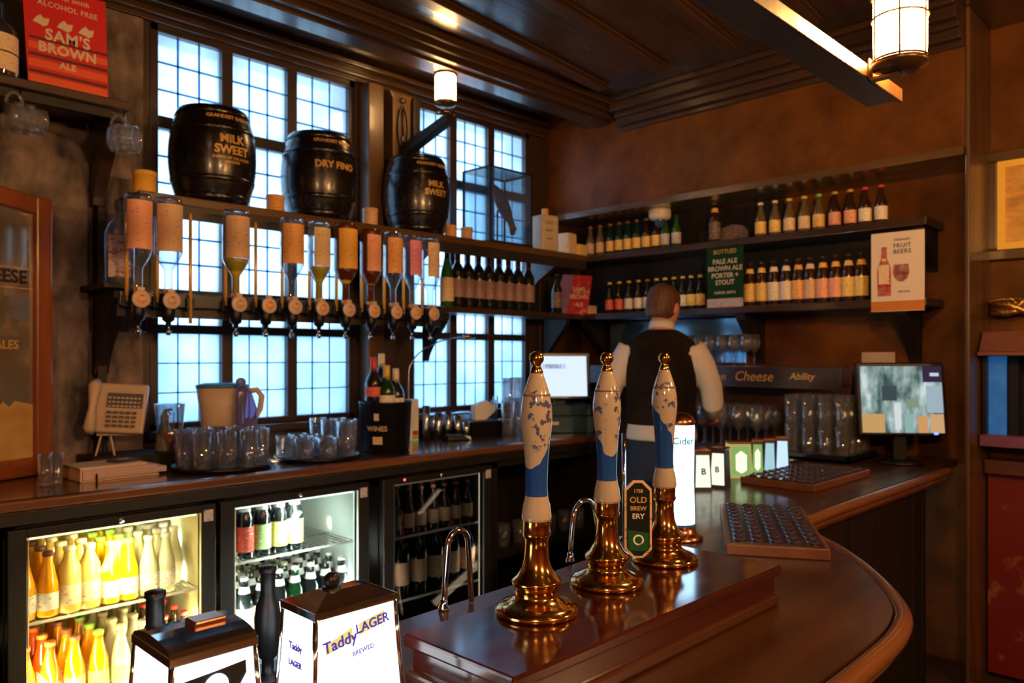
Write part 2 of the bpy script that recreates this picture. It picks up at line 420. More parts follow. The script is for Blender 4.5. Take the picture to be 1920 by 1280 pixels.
# bulkhead over the back shelves, with a lit edge moulding
mb = MB(); mb.box(3.50,.89,2.20, BX,WY,CEIL); struct('wall_back_bulkhead', mb, M['wallbrown'], bevel=.004)
mb = MB(); mb.box(3.485,.89,2.165, BX,WY,2.199); struct('trim_1', mb, wood('bulkhead_edge', (.10,.06,.03), (.20,.12,.05), .3, .5, 'y', 12))
mb = MB()
for i, (a, z0, z1) in enumerate([(3.475,2.60,2.625),(3.445,2.625,2.665),(3.42,2.665,2.69),(3.38,2.69,2.735),(3.35,2.735,CEIL)]):
    mb.box(a,.89,z0, 3.50,2.59,z1)
struct('trim_2', mb, M['beam_y'], bevel=.004)
# pier beside the bar end
mb = MB(); mb.box(3.50,.872,0, BX,.8885,CEIL); struct('trim_3', mb, M['post'], bevel=.005)
mb = MB(); mb.box(3.45,.10,2.58, 3.50,.78,2.60); mb.box(3.42,.10,2.62, 3.50,.78,2.66)
# long moulded ceiling beam by the windows
mb = MB()
for y0, y1, z0 in [(2.57,2.86,2.725),(2.60,2.83,2.70),(2.63,2.80,2.675),(2.67,2.78,2.66)]:
    mb.box(-2.6,y0,z0, 3.499,y1,CEIL)
struct('trim_4', mb, M['beam'], bevel=.006)
# ceiling battens, slightly askew
k = 5
for i, y in enumerate([2.30, 1.93, 1.56, 1.19, .82, .45, .08]):
    mb = MB(); mb.box(-4.2,-.03,-.028, 3.2,.03,0); mb.box(-4.2,-.045,-.012, 3.2,.045,0)
    o = struct('trim_%d' % (k+i), mb, M['beam'], loc=(.9, y-.05, CEIL), rot=(0,0,math.radians(6)), bevel=.004)
    o.scale.x = .72
# panelled posts on the window wall
def wallpost(x0, x1, z0, z1, mat, n, d=.06):
    mb = MB(); mb.box(x0,WY-d,z0, x1,WY-.001,z1); return struct('trim_%d' % n, mb, mat, bevel=.006)
wallpost(.80,.955, .95,2.66, M['wallwood'], 12, .03)
wallpost(.99,1.13, .95,2.66, M['plaster'], 13, .035)
wallpost(2.135,2.225, 1.05,2.66, M['post'], 14, .09)
wallpost(3.40,3.49, .95,2.18, M['wallwood'], 15, .03)
# window head mouldings
mb = MB()
for d, z0, z1 in [(.03,2.665,2.685),(.055,2.685,2.705),(.035,2.705,2.72),(.08,2.72,2.74)]:
    mb.box(.9,WY-d,z0, 3.46,WY-.0005,z1)
struct('trim_16', mb, M['beam'], bevel=.003)
# window sill
mb = MB(); mb.box(1.14,WY-.07,1.03, 3.36,WY-.0005,1.06); struct('trim_17', mb, M['winwood'], bevel=.004)

def window(n, x0, x1, mull):
    r = bpy.data.objects.new('window_%d' % n, None); COL.objects.link(r); r['kind'] = 'structure'; r.location = (0,0,0)
    f = MB(); y0, y1 = WY-.005, WY+.05; t = .032
    f.box(x0,y0,ZB, x0+t,y1,ZT); f.box(x1-t,y0,ZB, x1,y1,ZT); f.box(x0,y0,ZT-t, x1,y1,ZT); f.box(x0,y0,ZB, x1,y1,ZB+.026)
    obj('window_frame', f, M['winwood'], r, bevel=.003)
    for m_ in mull:
        f = MB(); f.box(m_-.024,y0+.002,ZB, m_+.024,y1,ZT); obj('mullion', f, M['winwood'], r, bevel=.003)
    for z, h in [(1.462,.018),(1.60,.022),(2.285,.024)]:
        f = MB(); f.box(x0,y0+.006,z-h, x1,y1,z+h); obj('transom', f, M['iron'], r, bevel=.002)
    xs = [x0+t]+[q for m_ in mull for q in (m_-.024, m_+.024)]+[x1-t]
    bars = [ZB+.026,1.444,1.48,1.578,1.622,2.261,2.309,ZT-t]
    for i in range(0, len(xs), 2):
        for j in range(0, len(bars), 2):
            a, b, c, d = xs[i], xs[i+1], bars[j], bars[j+1]
            p = MB(); p.box(a-.002,WY+.025,c-.002, b+.002,WY+.029,d+.002)
            obj('pane', p, M['pane_low'] if j == 0 else M['pane_up'], r)
            L = MB(); yl = WY+.021; wl = .0040 if j else .0030
            nx = 3; nz = max(1, round((d-c)/.105))
            for q in range(1, nx):
                xx = a+(b-a)*q/nx; L.box(xx-wl,yl,c, xx+wl,yl+.004,d)
            for q in range(1, nz):
                zz = c+(d-c)*q/nz; L.box(a,yl,zz-wl, b,yl+.004,zz+wl)
            if L.v: obj('lead_lattice', L, M['lead'] if j else M['lead_soft'], r)
window(1, W1[0], W1[1], [1.482, 1.785])
window(2, W2[0], W2[1], [2.745, 3.028])

# ---------------------------------------------------------------- carved bracket post and its lamp arm
t = thing('carved_bracket', 'tall carved wooden bracket with a scrolled keyhole between the two windows', 'bracket', (2.335,WY-.001,2.32))
mb = MB(); mb.slab([(-.055,0),(.055,0),(.055,.30),(.075,.33),(-.075,.33),(-.055,.30)], 'y', -.085, 0); obj('board', mb, M['post'], t, bevel=.006)
mb = MB()
for s_ in (-1, 1):
    pts = []
    for i in range(15):
        a = -PI/2+i*PI/14
        pts.append((s_*.030*math.cos(a), -.095, .155+.105*math.sin(a)))
    mb.tube(pts, .006, 6)
mb.tube([(0,-.095,.26),(0,-.095,.12)], .005, 6); mb.sphere((0,-.095,.10), .016, 10, sc=(1,.5,1.3)); mb.sphere((0,-.095,.29), .02, 10, sc=(1,.5,.7))
obj('carving', mb, M['iron'], t)
mb = MB(); mb.box(.058,-.105,0, .10,-.0,.32); obj('side_rib', mb, M['panel'], t, bevel=.004)

M['lampmetal'] = pbr('aged_lamp_brass', (.16,.085,.03), .35, metal=.8)
def lantern(name, label, loc, R, H, glowmat, group=None, power=10, crad=None, capmat=None):
    t = thing(name, label, 'lamp', loc, 0, group)
    cm = capmat or M['lampmetal']
    mb = MB(); mb.lathe([(0,-.020),(R*.62,-.020),(R*.7,-.016),(R*1.0,-.010),(R*1.04,-.002),(R*1.0,.0),(0,.0)], 24); obj('lamp_base', mb, cm, t)
    mb = MB(); mb.lathe([(R*.93,.001),(R*.96,H*.3),(R*.96,H*.95),(R*.9,H)], 28); obj('lamp_glass', mb, glowmat, t)
    mb = MB()
    for i in range(6):
        a = i*PI/3+.3; mb.tube([(R*1.0*math.cos(a), R*1.0*math.sin(a), -.002),(R*1.0*math.cos(a), R*1.0*math.sin(a), H)], .0022, 6)
    for zz in (H*.02, H*.66):
        mb.tube([(R*1.0*math.cos(i*PI/14), R*1.0*math.sin(i*PI/14), zz) for i in range(29)], .0024, 6)
    obj('lamp_cage', mb, cm, t)
    mb = MB(); mb.lathe([(R*1.0,H),(R*1.08,H+.004),(R*1.08,H+.012),(R*.9,H+.022),(0,H+.03)], 24); obj('lamp_cap', mb, cm, t)
    return t
# window lantern on its arm
t = thing('lamp_arm', 'short dark wooden arm reaching out from the carved bracket, lantern on its end', 'bracket', (2.335,3.06,2.30))
mb = MB(); mb.slab([(0,.022),(-.36,.13),(-.36,.17),(-.20,.13),(0,.085)], 'x', -.024, .024); obj('arm', mb, M['panel'], t, bevel=.004)
mb = MB(); mb.lathe([(0,.168),(.040,.170),(.044,.178),(.028,.19),(0,.19)], 20, c=(0,-.325,0)); obj('arm_socket', mb, M['brass'], t)
lantern('wall_lantern', 'small glowing cage lantern on the wooden arm between the windows', (2.335,2.735,2.527), .050, .125, M['lantern2_glow'])

# ---------------------------------------------------------------- gantry board over the bar with the big lantern
t = thing('gantry_board', 'long wooden lantern board hanging over the bar at top right', 'board', (0,0,0))
tip = at(1690, 188, Y=.600); gz = tip.z
mb = MB(); mb.box(-.6,.608,gz, tip.x,.675,gz+.022); obj('board', mb, wood('gantry_wood', (.10,.05,.025), (.18,.09,.04), .45, .2, 'x', 9), t, bevel=.003)
mb = MB(); mb.box(-.6,.598,gz-.004, tip.x+.003,.607,gz+.026); obj('edge_strip', mb, M['post'], t, bevel=.002)
for x in (-.3, 1.3):
    mb = MB(); mb.tube([(x,.64,gz+.022),(x,.64,CEIL)], .008, 8); obj('hanging_rod', mb, M['iron'], t)
def wall_cage(x):
    t = thing('wire_bracket', 'bent brass wires on the gantry board left of the big lantern', 'bracket', (x,.60,gz+.03))
    mb = MB()
    for dx in (-.03, -.005, .02):
        mb.tube([(dx,.02,-.03),(dx,.0,.0),(dx+.005,-.01,.10),(dx+.01,0,.3)], .0035, 6)
    obj('wires', mb, M['brass'], t); return t
lantern('gantry_lantern', 'large blazing cage lantern hanging over the bar at top right', (1.66,.538,1.945), .052, .132, M['lantern_glow'], None)
tb = thing('lantern_bracket', 'small brass bracket holding the big lantern to the gantry board', 'bracket', (1.66,.600,1.935))
mb = MB(); mb.box(-.010,-.062,-.016, .010,-.003,-.0105); mb.box(-.010,-.006,-.016, .010,-.003,.03); obj('bracket_plate', mb, M['lampmetal'], tb)
wall_cage(1.22)
# the same lanterns further along the customers' side, behind the camera
for i, (x, y, z, p) in enumerate([(-.9,-.7,2.10,1.1),(.9,-1.3,2.15,1.2),(2.6,-.9,2.10,.35)]):
    lantern('pendant_lantern', ['pendant lantern over the customers at the far left','pendant lantern over the middle of the customers side','pendant lantern over the customers beside the red door'][i], (x,y,z), .06, .14, M['pendant_glow'], None)
    tt = thing('pendant_rod', ['rod of the far left pendant lantern','rod of the middle pendant lantern','rod of the pendant lantern by the red door'][i], 'rod', (x,y,z+.17))
    mb = MB(); mb.tube([(0,0,0),(0,0,CEIL-z-.17)], .006, 8); obj('rod', mb, M['brass'], tt)
    point('pendant_bulb', (x,y,z-.06), K_ROOM*p, WARM, .06)

# ---------------------------------------------------------------- shelves
def sbox(name, label, cat, boxes, mat, bevel=.004, loc=(0,0,0)):
    t = thing(name, label, cat, loc)
    mb = MB()
    for b in boxes: mb.box(*b)
    obj('board', mb, mat, t, bevel=bevel); return t
def corbel(parent, x, y, axis, size, depth, th, mat, z):
    """scrolled bracket under a shelf; profile in the vertical plane across the wall"""
    h, d = size, depth
    prof = [(0,0),(-d,0),(-d,-.03)]
    for i in range(9):
        a = i/8; prof.append((-d*(1-a)**1.6*.92-.012, -.03-(h-.03)*(a**.8)))
    prof.append((0,-h))
    mb = MB()
    if axis == 'x': mb.slab([(u,v) for u, v in prof], 'x', -th/2, th/2)   # profile in (y,z)
    else: mb.slab([(u,v) for u, v in prof], 'y', -th/2, th/2)             # profile in (x,z)
    return obj('bracket', mb, mat, parent, loc=(x,y,z))
s1 = sbox('long_shelf', 'upper shelf across the windows carrying the barrels and the glass bird case', 'shelf', [(1.02,2.85,1.905, 3.52,3.09,1.94)], wood('barrel_shelf_wood', (.09,.045,.02), (.16,.08,.03), .35, .4, 'x', 14))
mb = MB(); mb.box(1.04,2.845,1.855, 3.50,2.858,1.904); obj('edge_rail', mb, M['iron'], s1)
for x in (1.08, 2.38, 3.30): corbel(s1, x, 3.085, 'x', .16, .20, .03, M['shelf'], 1.904)
s2 = sbox('wine_shelf', 'lower shelf under the second window top carrying the red wine bottles', 'shelf', [(2.46,2.90,1.57, 3.52,3.09,1.60)], M['shelf'])
for x in (2.50, 3.42): corbel(s2, x, 3.09, 'x', .24, .17, .035, M['panel'], 1.569)
s3 = sbox('upper_back_shelf', 'upper shelf of the back wall holding small mixer bottles', 'shelf', [(3.58,1.055,1.915, BX-.001,3.14,1.95)], M['shelf_y'])
s4 = sbox('lower_back_shelf', 'lower shelf of the back wall holding the labelled ale bottles', 'shelf', [(3.58,1.055,1.57, BX-.001,3.14,1.605)], M['shelf_y'])
for y in (2.95, 1.93, 1.17): corbel(s4, BX-.002, y, 'y', .255, .22, .05, M['panel'], 1.569)
for y in (1.10,): corbel(s3, BX-.002, y, 'y', .18, .20, .04, M['panel'], 1.914)
mb = MB(); mb.box(BX-.02,1.14,1.606, BX-.002,3.13,1.914); obj('back_board', mb, M['panel'], s4)
mb = MB(); mb.box(BX-.02,1.8,1.951, BX-.002,3.13,2.16); obj('back_board', mb, M['panel'], s3)

# ---------------------------------------------------------------- back counter
t = thing('back_counter', 'long dark wooden worktop under the windows over the fridges', 'counter', (0,0,0))
mb = MB(); mb.box(-.7,2.52,.905, 3.36,WY-.002,.948); obj('worktop', mb, M['counter'], t, bevel=.008)
mb = MB(); mb.box(-.7,2.50,.918, 3.36,2.519,.946); obj('nosing', mb, wood('counter_nosing', (.15,.06,.03), (.26,.11,.055), .3, .5, 'x', 12), t, bevel=.006)
mb = MB(); mb.box(-.7,2.535,.872, 3.36,2.555,.904); obj('fascia', mb, M['panel'], t)
t = thing('side_counter', 'dark counter along the back wall behind the barman', 'counter', (0,0,0))
mb = MB(); mb.box(3.37,1.50,.862, BX-.001,WY-.002,.90); obj('worktop', mb, M['counter'], t, bevel=.006)
mb = MB(); mb.box(3.40,1.52,.0, BX-.001,WY-.002,.861); obj('cabinet', mb, M['panel'], t)

# ---------------------------------------------------------------- customers' bar
def smooth(pts, it=3):
    for _ in range(it):
        q = [pts[0]]
        for a, b in zip(pts, pts[1:]):
            q.append((a[0]*.75+b[0]*.25, a[1]*.75+b[1]*.25)); q.append((a[0]*.25+b[0]*.75, a[1]*.25+b[1]*.75))
        q.append(pts[-1]); pts = q
    return pts
OUT = [(-1.2,.43),(.6,.43),(1.10,.43),(1.42,.44),(1.60,.53),(1.78,.66),(1.93,.80),(2.01,.93),(2.25,.945),(3.0,.945),(BX-.345,.945)]
OUT = smooth(OUT)
INN = smooth([(3.37,1.50),(2.45,1.50),(2.15,1.49),(1.95,1.33),(1.62,1.15),(1.2,1.06),(-1.2,1.06)], 2)
def offset(pts, d):
    res = []
    for i, p in enumerate(pts):
        a = pts[max(i-1,0)]; b = pts[min(i+1,len(pts)-1)]
        dx, dy = b[0]-a[0], b[1]-a[1]; l = math.hypot(dx, dy) or 1
        res.append((p[0]+dy/l*d, p[1]-dx/l*d))
    return res
bar = thing('bar_counter', 'curved varnished wooden bar counter sweeping across the foreground', 'counter', (0,0,0))
end = [(3.489,.945),(3.489,1.0),(BX-.002,1.0),(BX-.002,1.49),(3.40,1.49)]
mb = MB(); mb.prism(offset(OUT,-.02)+end[1:]+INN, .872, .898); obj('bar_top', mb, M['bar'], bar)
def strip(d0, d1, z0, z1, mat, name):
    a = offset(OUT, d0); b = offset(OUT, d1); mb = MB()
    rings = []
    for p, q in zip(a, b): rings.append([(p[0],p[1],z0),(q[0],q[1],z0),(q[0],q[1],z1),(p[0],p[1],z1)])
    mb.loft(rings, smooth=False); return obj(name, mb, mat, bar)
def roundstrip(d, z, r, mat, name, squash=1.0):
    a = offset(OUT, d); mb = MB(); rings = []
    for i, p in enumerate(a):
        q0 = a[max(i-1,0)]; q1 = a[min(i+1,len(a)-1)]
        dx, dy = q1[0]-q0[0], q1[1]-q0[1]; l = math.hypot(dx,dy); nx, ny = dy/l, -dx/l
        rings.append([(p[0]+nx*r*math.cos(t_), p[1]+ny*r*math.cos(t_), z+r*squash*math.sin(t_)) for t_ in [2*PI*k_/12 for k_ in range(12)]])
    mb.loft(rings); return obj(name, mb, mat, bar)
EDGE = wood('bar_edge_wood', (.16,.062,.022), (.28,.115,.040), .25, .6, 'x', 10, .1)
roundstrip(-.004, .884, .017, EDGE, 'edge_moulding')
roundstrip(-.018, .858, .015, EDGE, 'edge_moulding')
strip(-.06, -.02, .838, .872, EDGE, 'under_moulding')
strip(-.115, -.085, .0, .838, M['panel'], 'bar_front')
mb = MB()
fo = offset(OUT, -.082)
for i in range(0, len(fo)-1, 3):
    x, y = fo[i]; mb.box(x-.004,y-.004,.04, x+.004,y+.004,.83)
obj('front_beading', mb, M['panel'], bar)
mb = MB(); mb.prism(offset(OUT,-.118)[8:40]+[(2.3,1.2),(1.2,.9),(.6,.9)], .1, .12)
obj('inner_shelf', mb, M['panel'], bar)
# ---------------------------------------------------------------- beer engine: box and three pumps
BOXX0, BOXX1, BOXY0, BOXY1 = .652, 1.352, .640, .855
t = thing('pump_box', 'long polished mahogany box on the bar carrying the three beer pumps', 'box', (0,0,0))
mb = MB(); mb.box(BOXX0,BOXY0,.952, BOXX1,BOXY1,.970); obj('top_board', mb, M['mahog'], t, bevel=.004)
mb = MB(); mb.box(BOXX0+.010,BOXY0+.010,.912, BOXX1-.010,BOXY1-.010,.951); obj('body', mb, M['mahog'], t, bevel=.002)
mb = MB(); mb.box(BOXX0+.002,BOXY0+.002,.899, BOXX1-.002,BOXY1-.002,.920); obj('plinth', mb, M['mahog_edge'], t, bevel=.005)
def porcelain():
    m, nt, out = newmat('blue_and_white_porcelain')
    b = N(nt, 'BsdfPrincipled'); b.inputs['Roughness'].default_value = .10; b.inputs['Coat Weight'].default_value = .6; nt.links.new(b.outputs[0], out.inputs[0])
    tc = N(nt, 'TexCoord'); sp = N(nt, 'SeparateXYZ'); nt.links.new(tc.outputs['Object'], sp.inputs[0])
    # blotchy blue drawing on cream
    no = N(nt, 'TexNoise', Scale=62.0, Detail=3.0, Roughness=.62); nt.links.new(tc.outputs['Object'], no.inputs['Vector'])
    r1 = N(nt, 'ValToRGB'); r1.color_ramp.elements[0].position = .56; r1.color_ramp.elements[1].position = .60
    r1.color_ramp.elements[0].color = (0,0,0,1); r1.color_ramp.elements[1].color = (1,1,1,1); nt.links.new(no.outputs['Fac'], r1.inputs['Fac'])
    zr = N(nt, 'ValToRGB'); cr = zr.color_ramp   # where along the handle the drawing sits
    mr = N(nt, 'MapRange'); mr.inputs['From Min'].default_value = .15; mr.inputs['From Max'].default_value = .36; nt.links.new(sp.outputs['Z'], mr.inputs['Value'])
    nt.links.new(mr.outputs[0], zr.inputs['Fac'])
    cr.elements[0].position = .0; cr.elements[0].color = (0,0,0,1); cr.elements[1].position = 1; cr.elements[1].color = (0,0,0,1)
    for p, v in [(.42,0),(.47,1),(.86,1),(.90,0)]:
        e = cr.elements.new(p); e.color = (v,v,v,1)
    mu = N(nt, 'Math', operation='MULTIPLY'); nt.links.new(r1.outputs[0], mu.inputs[0]); nt.links.new(zr.outputs[0], mu.inputs[1])
    # deep blue foot with a slanting edge
    w1 = N(nt, 'Math', operation='MULTIPLY_ADD'); w1.inputs[1].default_value = -1.6; nt.links.new(sp.outputs['X'], w1.inputs[0]); nt.links.new(sp.outputs['Z'], w1.inputs[2])
    n2 = N(nt, 'TexNoise', Scale=26.0, Detail=2.0); nt.links.new(tc.outputs['Object'], n2.inputs['Vector'])
    w2 = N(nt, 'Math', operation='MULTIPLY_ADD'); w2.inputs[1].default_value = .07; nt.links.new(n2.outputs['Fac'], w2.inputs[0]); nt.links.new(w1.outputs[0], w2.inputs[2])
    c1 = N(nt, 'Math', operation='LESS_THAN'); c1.inputs[1].default_value = .285; nt.links.new(w2.outputs[0], c1.inputs[0])
    c2 = N(nt, 'Math', operation='GREATER_THAN'); c2.inputs[1].default_value = .174; nt.links.new(sp.outputs['Z'], c2.inputs[0])
    foot = N(nt, 'Math', operation='MULTIPLY'); nt.links.new(c1.outputs[0], foot.inputs[0]); nt.links.new(c2.outputs[0], foot.inputs[1])
    mx = N(nt, 'Mix', data_type='RGBA'); mx.inputs[6].default_value = (.46,.39,.31,1); mx.inputs[7].default_value = (.07,.09,.22,1); nt.links.new(mu.outputs[0], mx.inputs[0])
    m2 = N(nt, 'Mix', data_type='RGBA'); m2.inputs[7].default_value = (.012,.070,.34,1); nt.links.new(mx.outputs[2], m2.inputs[6]); nt.links.new(foot.outputs[0], m2.inputs[0])
    nt.links.new(m2.outputs[2], b.inputs['Base Color']); return m
M['porcelain'] = porcelain()
def pump(x, y, label, rz):
    t = thing('beer_pump', label, 'beer pump', (x,y,.970), rz, 'beer pumps on the mahogany box')
    mb = MB(); mb.lathe([(0,0),(.061,0),(.0625,.004),(.061,.009),(.054,.014),(.046,.017),(.040,.020),(.034,.024),(.031,.028),(.0325,.033),(.0315,.038),(.036,.042),(.0375,.047),(.036,.050),(.029,.056),(.022,.068),(.019,.078),(.0175,.095),(.0175,.110),(.0205,.114),(.0215,.118),(.020,.122),(.0205,.130),(.0205,.136),(.022,.140),(0,.140)], 40)
    obj('pump_base', mb, M['brass'], t)
    mb = MB(); mb.lathe([(.0215,.138),(.0225,.143),(.0215,.149),(.0205,.160),(.0175,.170),(.0165,.185),(.0165,.200),(.0175,.225),(.0195,.250),(.0228,.275),(.0238,.292),(.0230,.307),(.0205,.322),(.0165,.336),(.0125,.348),(.0095,.356),(0,.357)], 40)
    obj('pump_handle', mb, M['porcelain'], t)
    mb = MB(); mb.lathe([(.0208,.322),(.0212,.3235),(.0206,.325)], 40); obj('painted_ring', mb, M['lab_dark'], t)
    mb = MB(); mb.lathe([(.0092,.354),(.010,.358),(.0075,.364),(.006,.367),(.008,.370)], 24); mb.sphere((0,0,.3775), .0112, 20); obj('finial', mb, M['brass'], t)
    return t
p1 = pump(.846, .783, 'front beer pump, nearest and tallest, brass base and porcelain handle', .2)
p2 = pump(1.036, .798, 'middle beer pump with a green pump clip fixed to it', 1.2)
p3 = pump(1.229, .812, 'furthest beer pump, at the right end of the mahogany box', 2.4)
# clip on the middle pump
cl = thing('pump_clip', 'long eight-sided black and green pump clip with a cream rim on the middle pump', 'pump clip', (1.036+.030,.798-.042,1.080), -PI/2+AZ-.05)
H, W_, ch = .064, .0225, .014
def octo(w_, h_, c_): return [(-w_,-h_+c_),(-w_+c_,-h_),(w_-c_,-h_),(w_,-h_+c_),(w_,h_-c_),(w_-c_,h_),(-w_+c_,h_),(-w_,h_-c_)]
mb = MB(); mb.slab(octo(W_,H,ch), 'y', -.003, .003); obj('clip_rim', mb, M['lab_tan'], cl)
mb = MB(); mb.slab(octo(W_-.0035,H-.0035,ch-.001), 'y', -.0042, .0); obj('clip_face', mb, pbr('clip_black', (.006,.012,.010), .3), cl)
mb = MB(); mb.slab([(-.017,-.052),(.017,-.052),(.017,-.022),(-.017,-.018)], 'y', -.0048, 0); obj('clip_band', mb, pbr('clip_green', (.010,.10,.035), .3), cl)
mb = MB(); mb.lathe([(.009,0),(.009,.001),(.0062,.001),(.0062,0)], 20); obj('clip_badge', mb, M['lab_white'], cl, loc=(0,-.0048,-.034), rot=(PI/2,0,0))
for i, (s_, z, sz) in enumerate([('1758',.047,.008),('OLD',.032,.014),('BREW',.018,.010),('ERY',.005,.012)]):
    text(s_, sz, M['goldpaint'] if i < 3 else M['lab_white'], cl, (0,-.0045,z), FACE_Y, .0002)
mb = MB(); mb.box(-.003,.003,-.01, .003,.030,.01); obj('clip_bracket', mb, M['brass'], cl)

# ---------------------------------------------------------------- lit fonts in the foreground
def font_mats(name, s): return glow(name, (.90,.95,1.0), s)
M['fontlight'] = font_mats('lit_font_panel', 3.2)
M['fontlight_dim'] = font_mats('lit_font_panel_small', 1.6)
def font(name, label, x0, y0, wx, wy, z0, z1, tp, cap, light=None):
    t = thing(name, label, 'beer font', (x0+wx/2, y0+wy/2, z0))
    a, b, h = wx/2, wy/2, z1-z0
    fl = .045*h+.002
    mb = MB(); mb.frustum((-a-fl,-b-fl,a+fl,b+fl,0), (-a,-b,a,b,h)); obj('lit_body', mb, light or M['fontlight'], t)
    mb = MB()
    for sx in (-1,1):
        for sy in (-1,1):
            mb.tube([(sx*(a+fl+.0005),sy*(b+fl+.0005),0),(sx*(a+.0005),sy*(b+.0005),h)], .0038, 8)
    mb.box(-a-fl-.004,-b-fl-.004,-.0, a+fl+.004,b+fl+.004,.006)
    obj('chrome_frame', mb, M['chrome'], t)
    mb = MB(); mb.box(-a-.004,-b-.004,h-.001, a+.004,b+.004,h+.008)
    if cap == 'pyramid': mb.frustum((-a-.003,-b-.003,a+.003,b+.003,h+.008), (-a*.45,-b*.3,a*.45,b*.3,h+.020))
    else:
        ring = []
        for i in range(9):
            q = PI*i/8; ring.append((-(b+.003)*math.cos(q), h+.008+.012*math.sin(q)))
        mb.slab(ring, 'x', -a-.003, a+.003)
    obj('chrome_cap', mb, M['chrome'], t)
    return t, a, b, h, fl
f1, a, b, h, fl = font('lit_beer_font', 'glowing beer font with a chrome arched cap and dark graphic, at bottom left', .318,.80, .088,.098, .902,1.035, 0, 'arch')
tilt = math.atan(fl/h)
DK = pbr('font_print_dark', (.006,.008,.012), .5)
mb = MB(); mb.slab([(-.034,-.05),(-.033,.045),(.0,.047),(.034,.050),(.036,-.05)], 'y', -.001, 0); mb.sphere((.0,-.002,.031), .0135, 16, m=1, sc=(1,.15,1)); mb.sphere((-.024,-.002,.016), .010, 16, m=1, sc=(1,.15,1))
mb.slab([(-.012,-.030),(.034,.036),(.035,.022),(.004,-.030)], 'y', -.002, 0, m=1)
mb.slab([(.020,-.050),(.037,-.012),(.037,-.020),(.026,-.050)], 'y', -.0015, 0, m=1)
obj('printed_panel', mb, [DK, M['fontlight']], f1, loc=(0,-b-.0015-fl*.45,h*.52), rot=(-tilt,0,0))
mb = MB(); mb.box(-.018,-.014,0, .018,.014,.018); obj('copper_block', mb, M['copper'], f1, loc=(.012,0,h+.008), bevel=.002)
f2, a, b, h, fl = font('lit_beer_font', 'glowing white beer font with a chrome pyramid cap and purple lettering', .484,.80, .112,.072, .902,1.042, 0, 'pyramid')
PUR = glow('font_print_purple', (.12,.05,.45), .8); YEL = glow('font_print_yellow', (.95,.78,.22), .9)
mb = MB(); mb.slab([(-.045,.030),(-.008,.040),(-.008,.050),(-.045,.038)], 'y', -.001, 0); mb.slab([(-.045,.026),(-.002,.036),(-.004,.041),(-.045,.032)], 'y', -.0014, 0, m=1)
mb.slab([(.002,.038),(.040,.046),(.040,.060),(.002,.052)], 'y', -.001, 0); mb.slab([(.004,.042),(.038,.049),(.038,.053),(.004,.047)], 'y', -.0014, 0, m=1)
obj('printed_ribbon', mb, [YEL, YEL], f2, loc=(0,-b-.0015-fl*.45,h*.50), rot=(-tilt,0,0))
for s_, x, z, sz in [('Taddy',-.026,.1065,.019),('LAGER',.021,.1185,.0165)]:
    text(s_, sz, PUR, f2, (x,-b-.003-fl*(1-z/h),z), (PI/2-tilt,-.12,0), .0003)
text('BREWED', .008, PUR, f2, (.006,-b-.003-fl*.42,.090), (PI/2-tilt,-.12,0), .0001)
text('Taddy', .012, PUR, f2, (-a-.003-fl*.4,-.0,.100), (PI/2,.0,-PI/2), .0003)
text('LAGER', .010, PUR, f2, (-a-.003-fl*.45,.0,.080), (PI/2,.0,-PI/2), .0003)
mb = MB(); mb.sphere((0,0,.012), .010, 14, sc=(1,1,1.1)); mb.lathe([(.012,0),(.012,.004),(0,.004)], 16); obj('cap_knob', mb, M['black'], f2, loc=(-.012,0,h+.018))
def tap(label, px, py, zt, r, Yp):
    q = at(px, py, Y=Yp)
    t = thing('tap_handle', label, 'tap handle', (q.x, q.y, .899))
    H_ = q.z-.899
    mb = MB(); mb.lathe([(0,0),(r*1.2,0),(r*1.2,.006),(r*.5,.010),(r*.5,.03),(r*1.05,.04),(r*1.1,H_*.55),(r*.95,H_*.66),(r*.62,H_*.75),(r*.6,H_*.94),(r*.72,H_*.95),(r*.70,H_*.99),(0,H_)], 20)
    obj('handle', mb, M['black'], t); return t
tap('short black tap handle behind the arched-cap beer font', 291, 1106, 0, .0175, .985)
tap('tall black bottle-shaped tap handle behind the purple lettered font', 502, 1060, 0, .0165, 1.0)
# chrome swan-neck spouts
def swan(px0, px1, pytop, pyb, Yp, label):
    a = at(px0, pyb, Z=.90); b_ = Vector((at(px1, pyb, Y=a.y).x, a.y, .90)); top = at((px0+px1)/2, pytop, Y=a.y).z-.90
    w_ = (b_.x-a.x)
    t = thing('swan_neck_spout', label, 'beer spout', (a.x, a.y, .898), 0, 'chrome swan neck spouts behind the pump box')
    R_ = w_*.36; pts = [(0,0,0),(0.004,0,top*.4),(.010,0,top-R_)]
    for i in range(1, 9):
        q = PI*i/8; pts.append((.010+R_-R_*math.cos(q), 0, top-R_+R_*math.sin(q)))
    pts.append((w_,0,.002))
    mb = MB(); mb.tube(pts, .0055, 10); obj('spout_tube', mb, M['chrome'], t)
    mb = MB(); mb.lathe([(0,0),(.010,0),(.010,.006),(.007,.012),(.007,.02),(0,.02)], 14); obj('spout_collar', mb, M['chrome'], t)
    return t
swan(832, 884, 992, 1142, 1.0, 'near chrome swan neck spout left of the front beer pump')
swan(1069, 1128, 935, 1052, 1.0, 'far chrome swan neck spout left of the middle beer pump')
# chrome rod behind the clip
q = at(1170, 812, Y=1.15)
t = thing('chrome_rod', 'slim chrome rod standing behind the green pump clip', 'rod', (q.x, q.y, .898))
mb = MB(); mb.tube([(0,0,0),(0,0,q.z-.898)], [.0045,.0055], 10); mb.lathe([(0,0),(.012,0),(.012,.006),(0,.006)], 14); obj('rod', mb, M['chrome'], t)

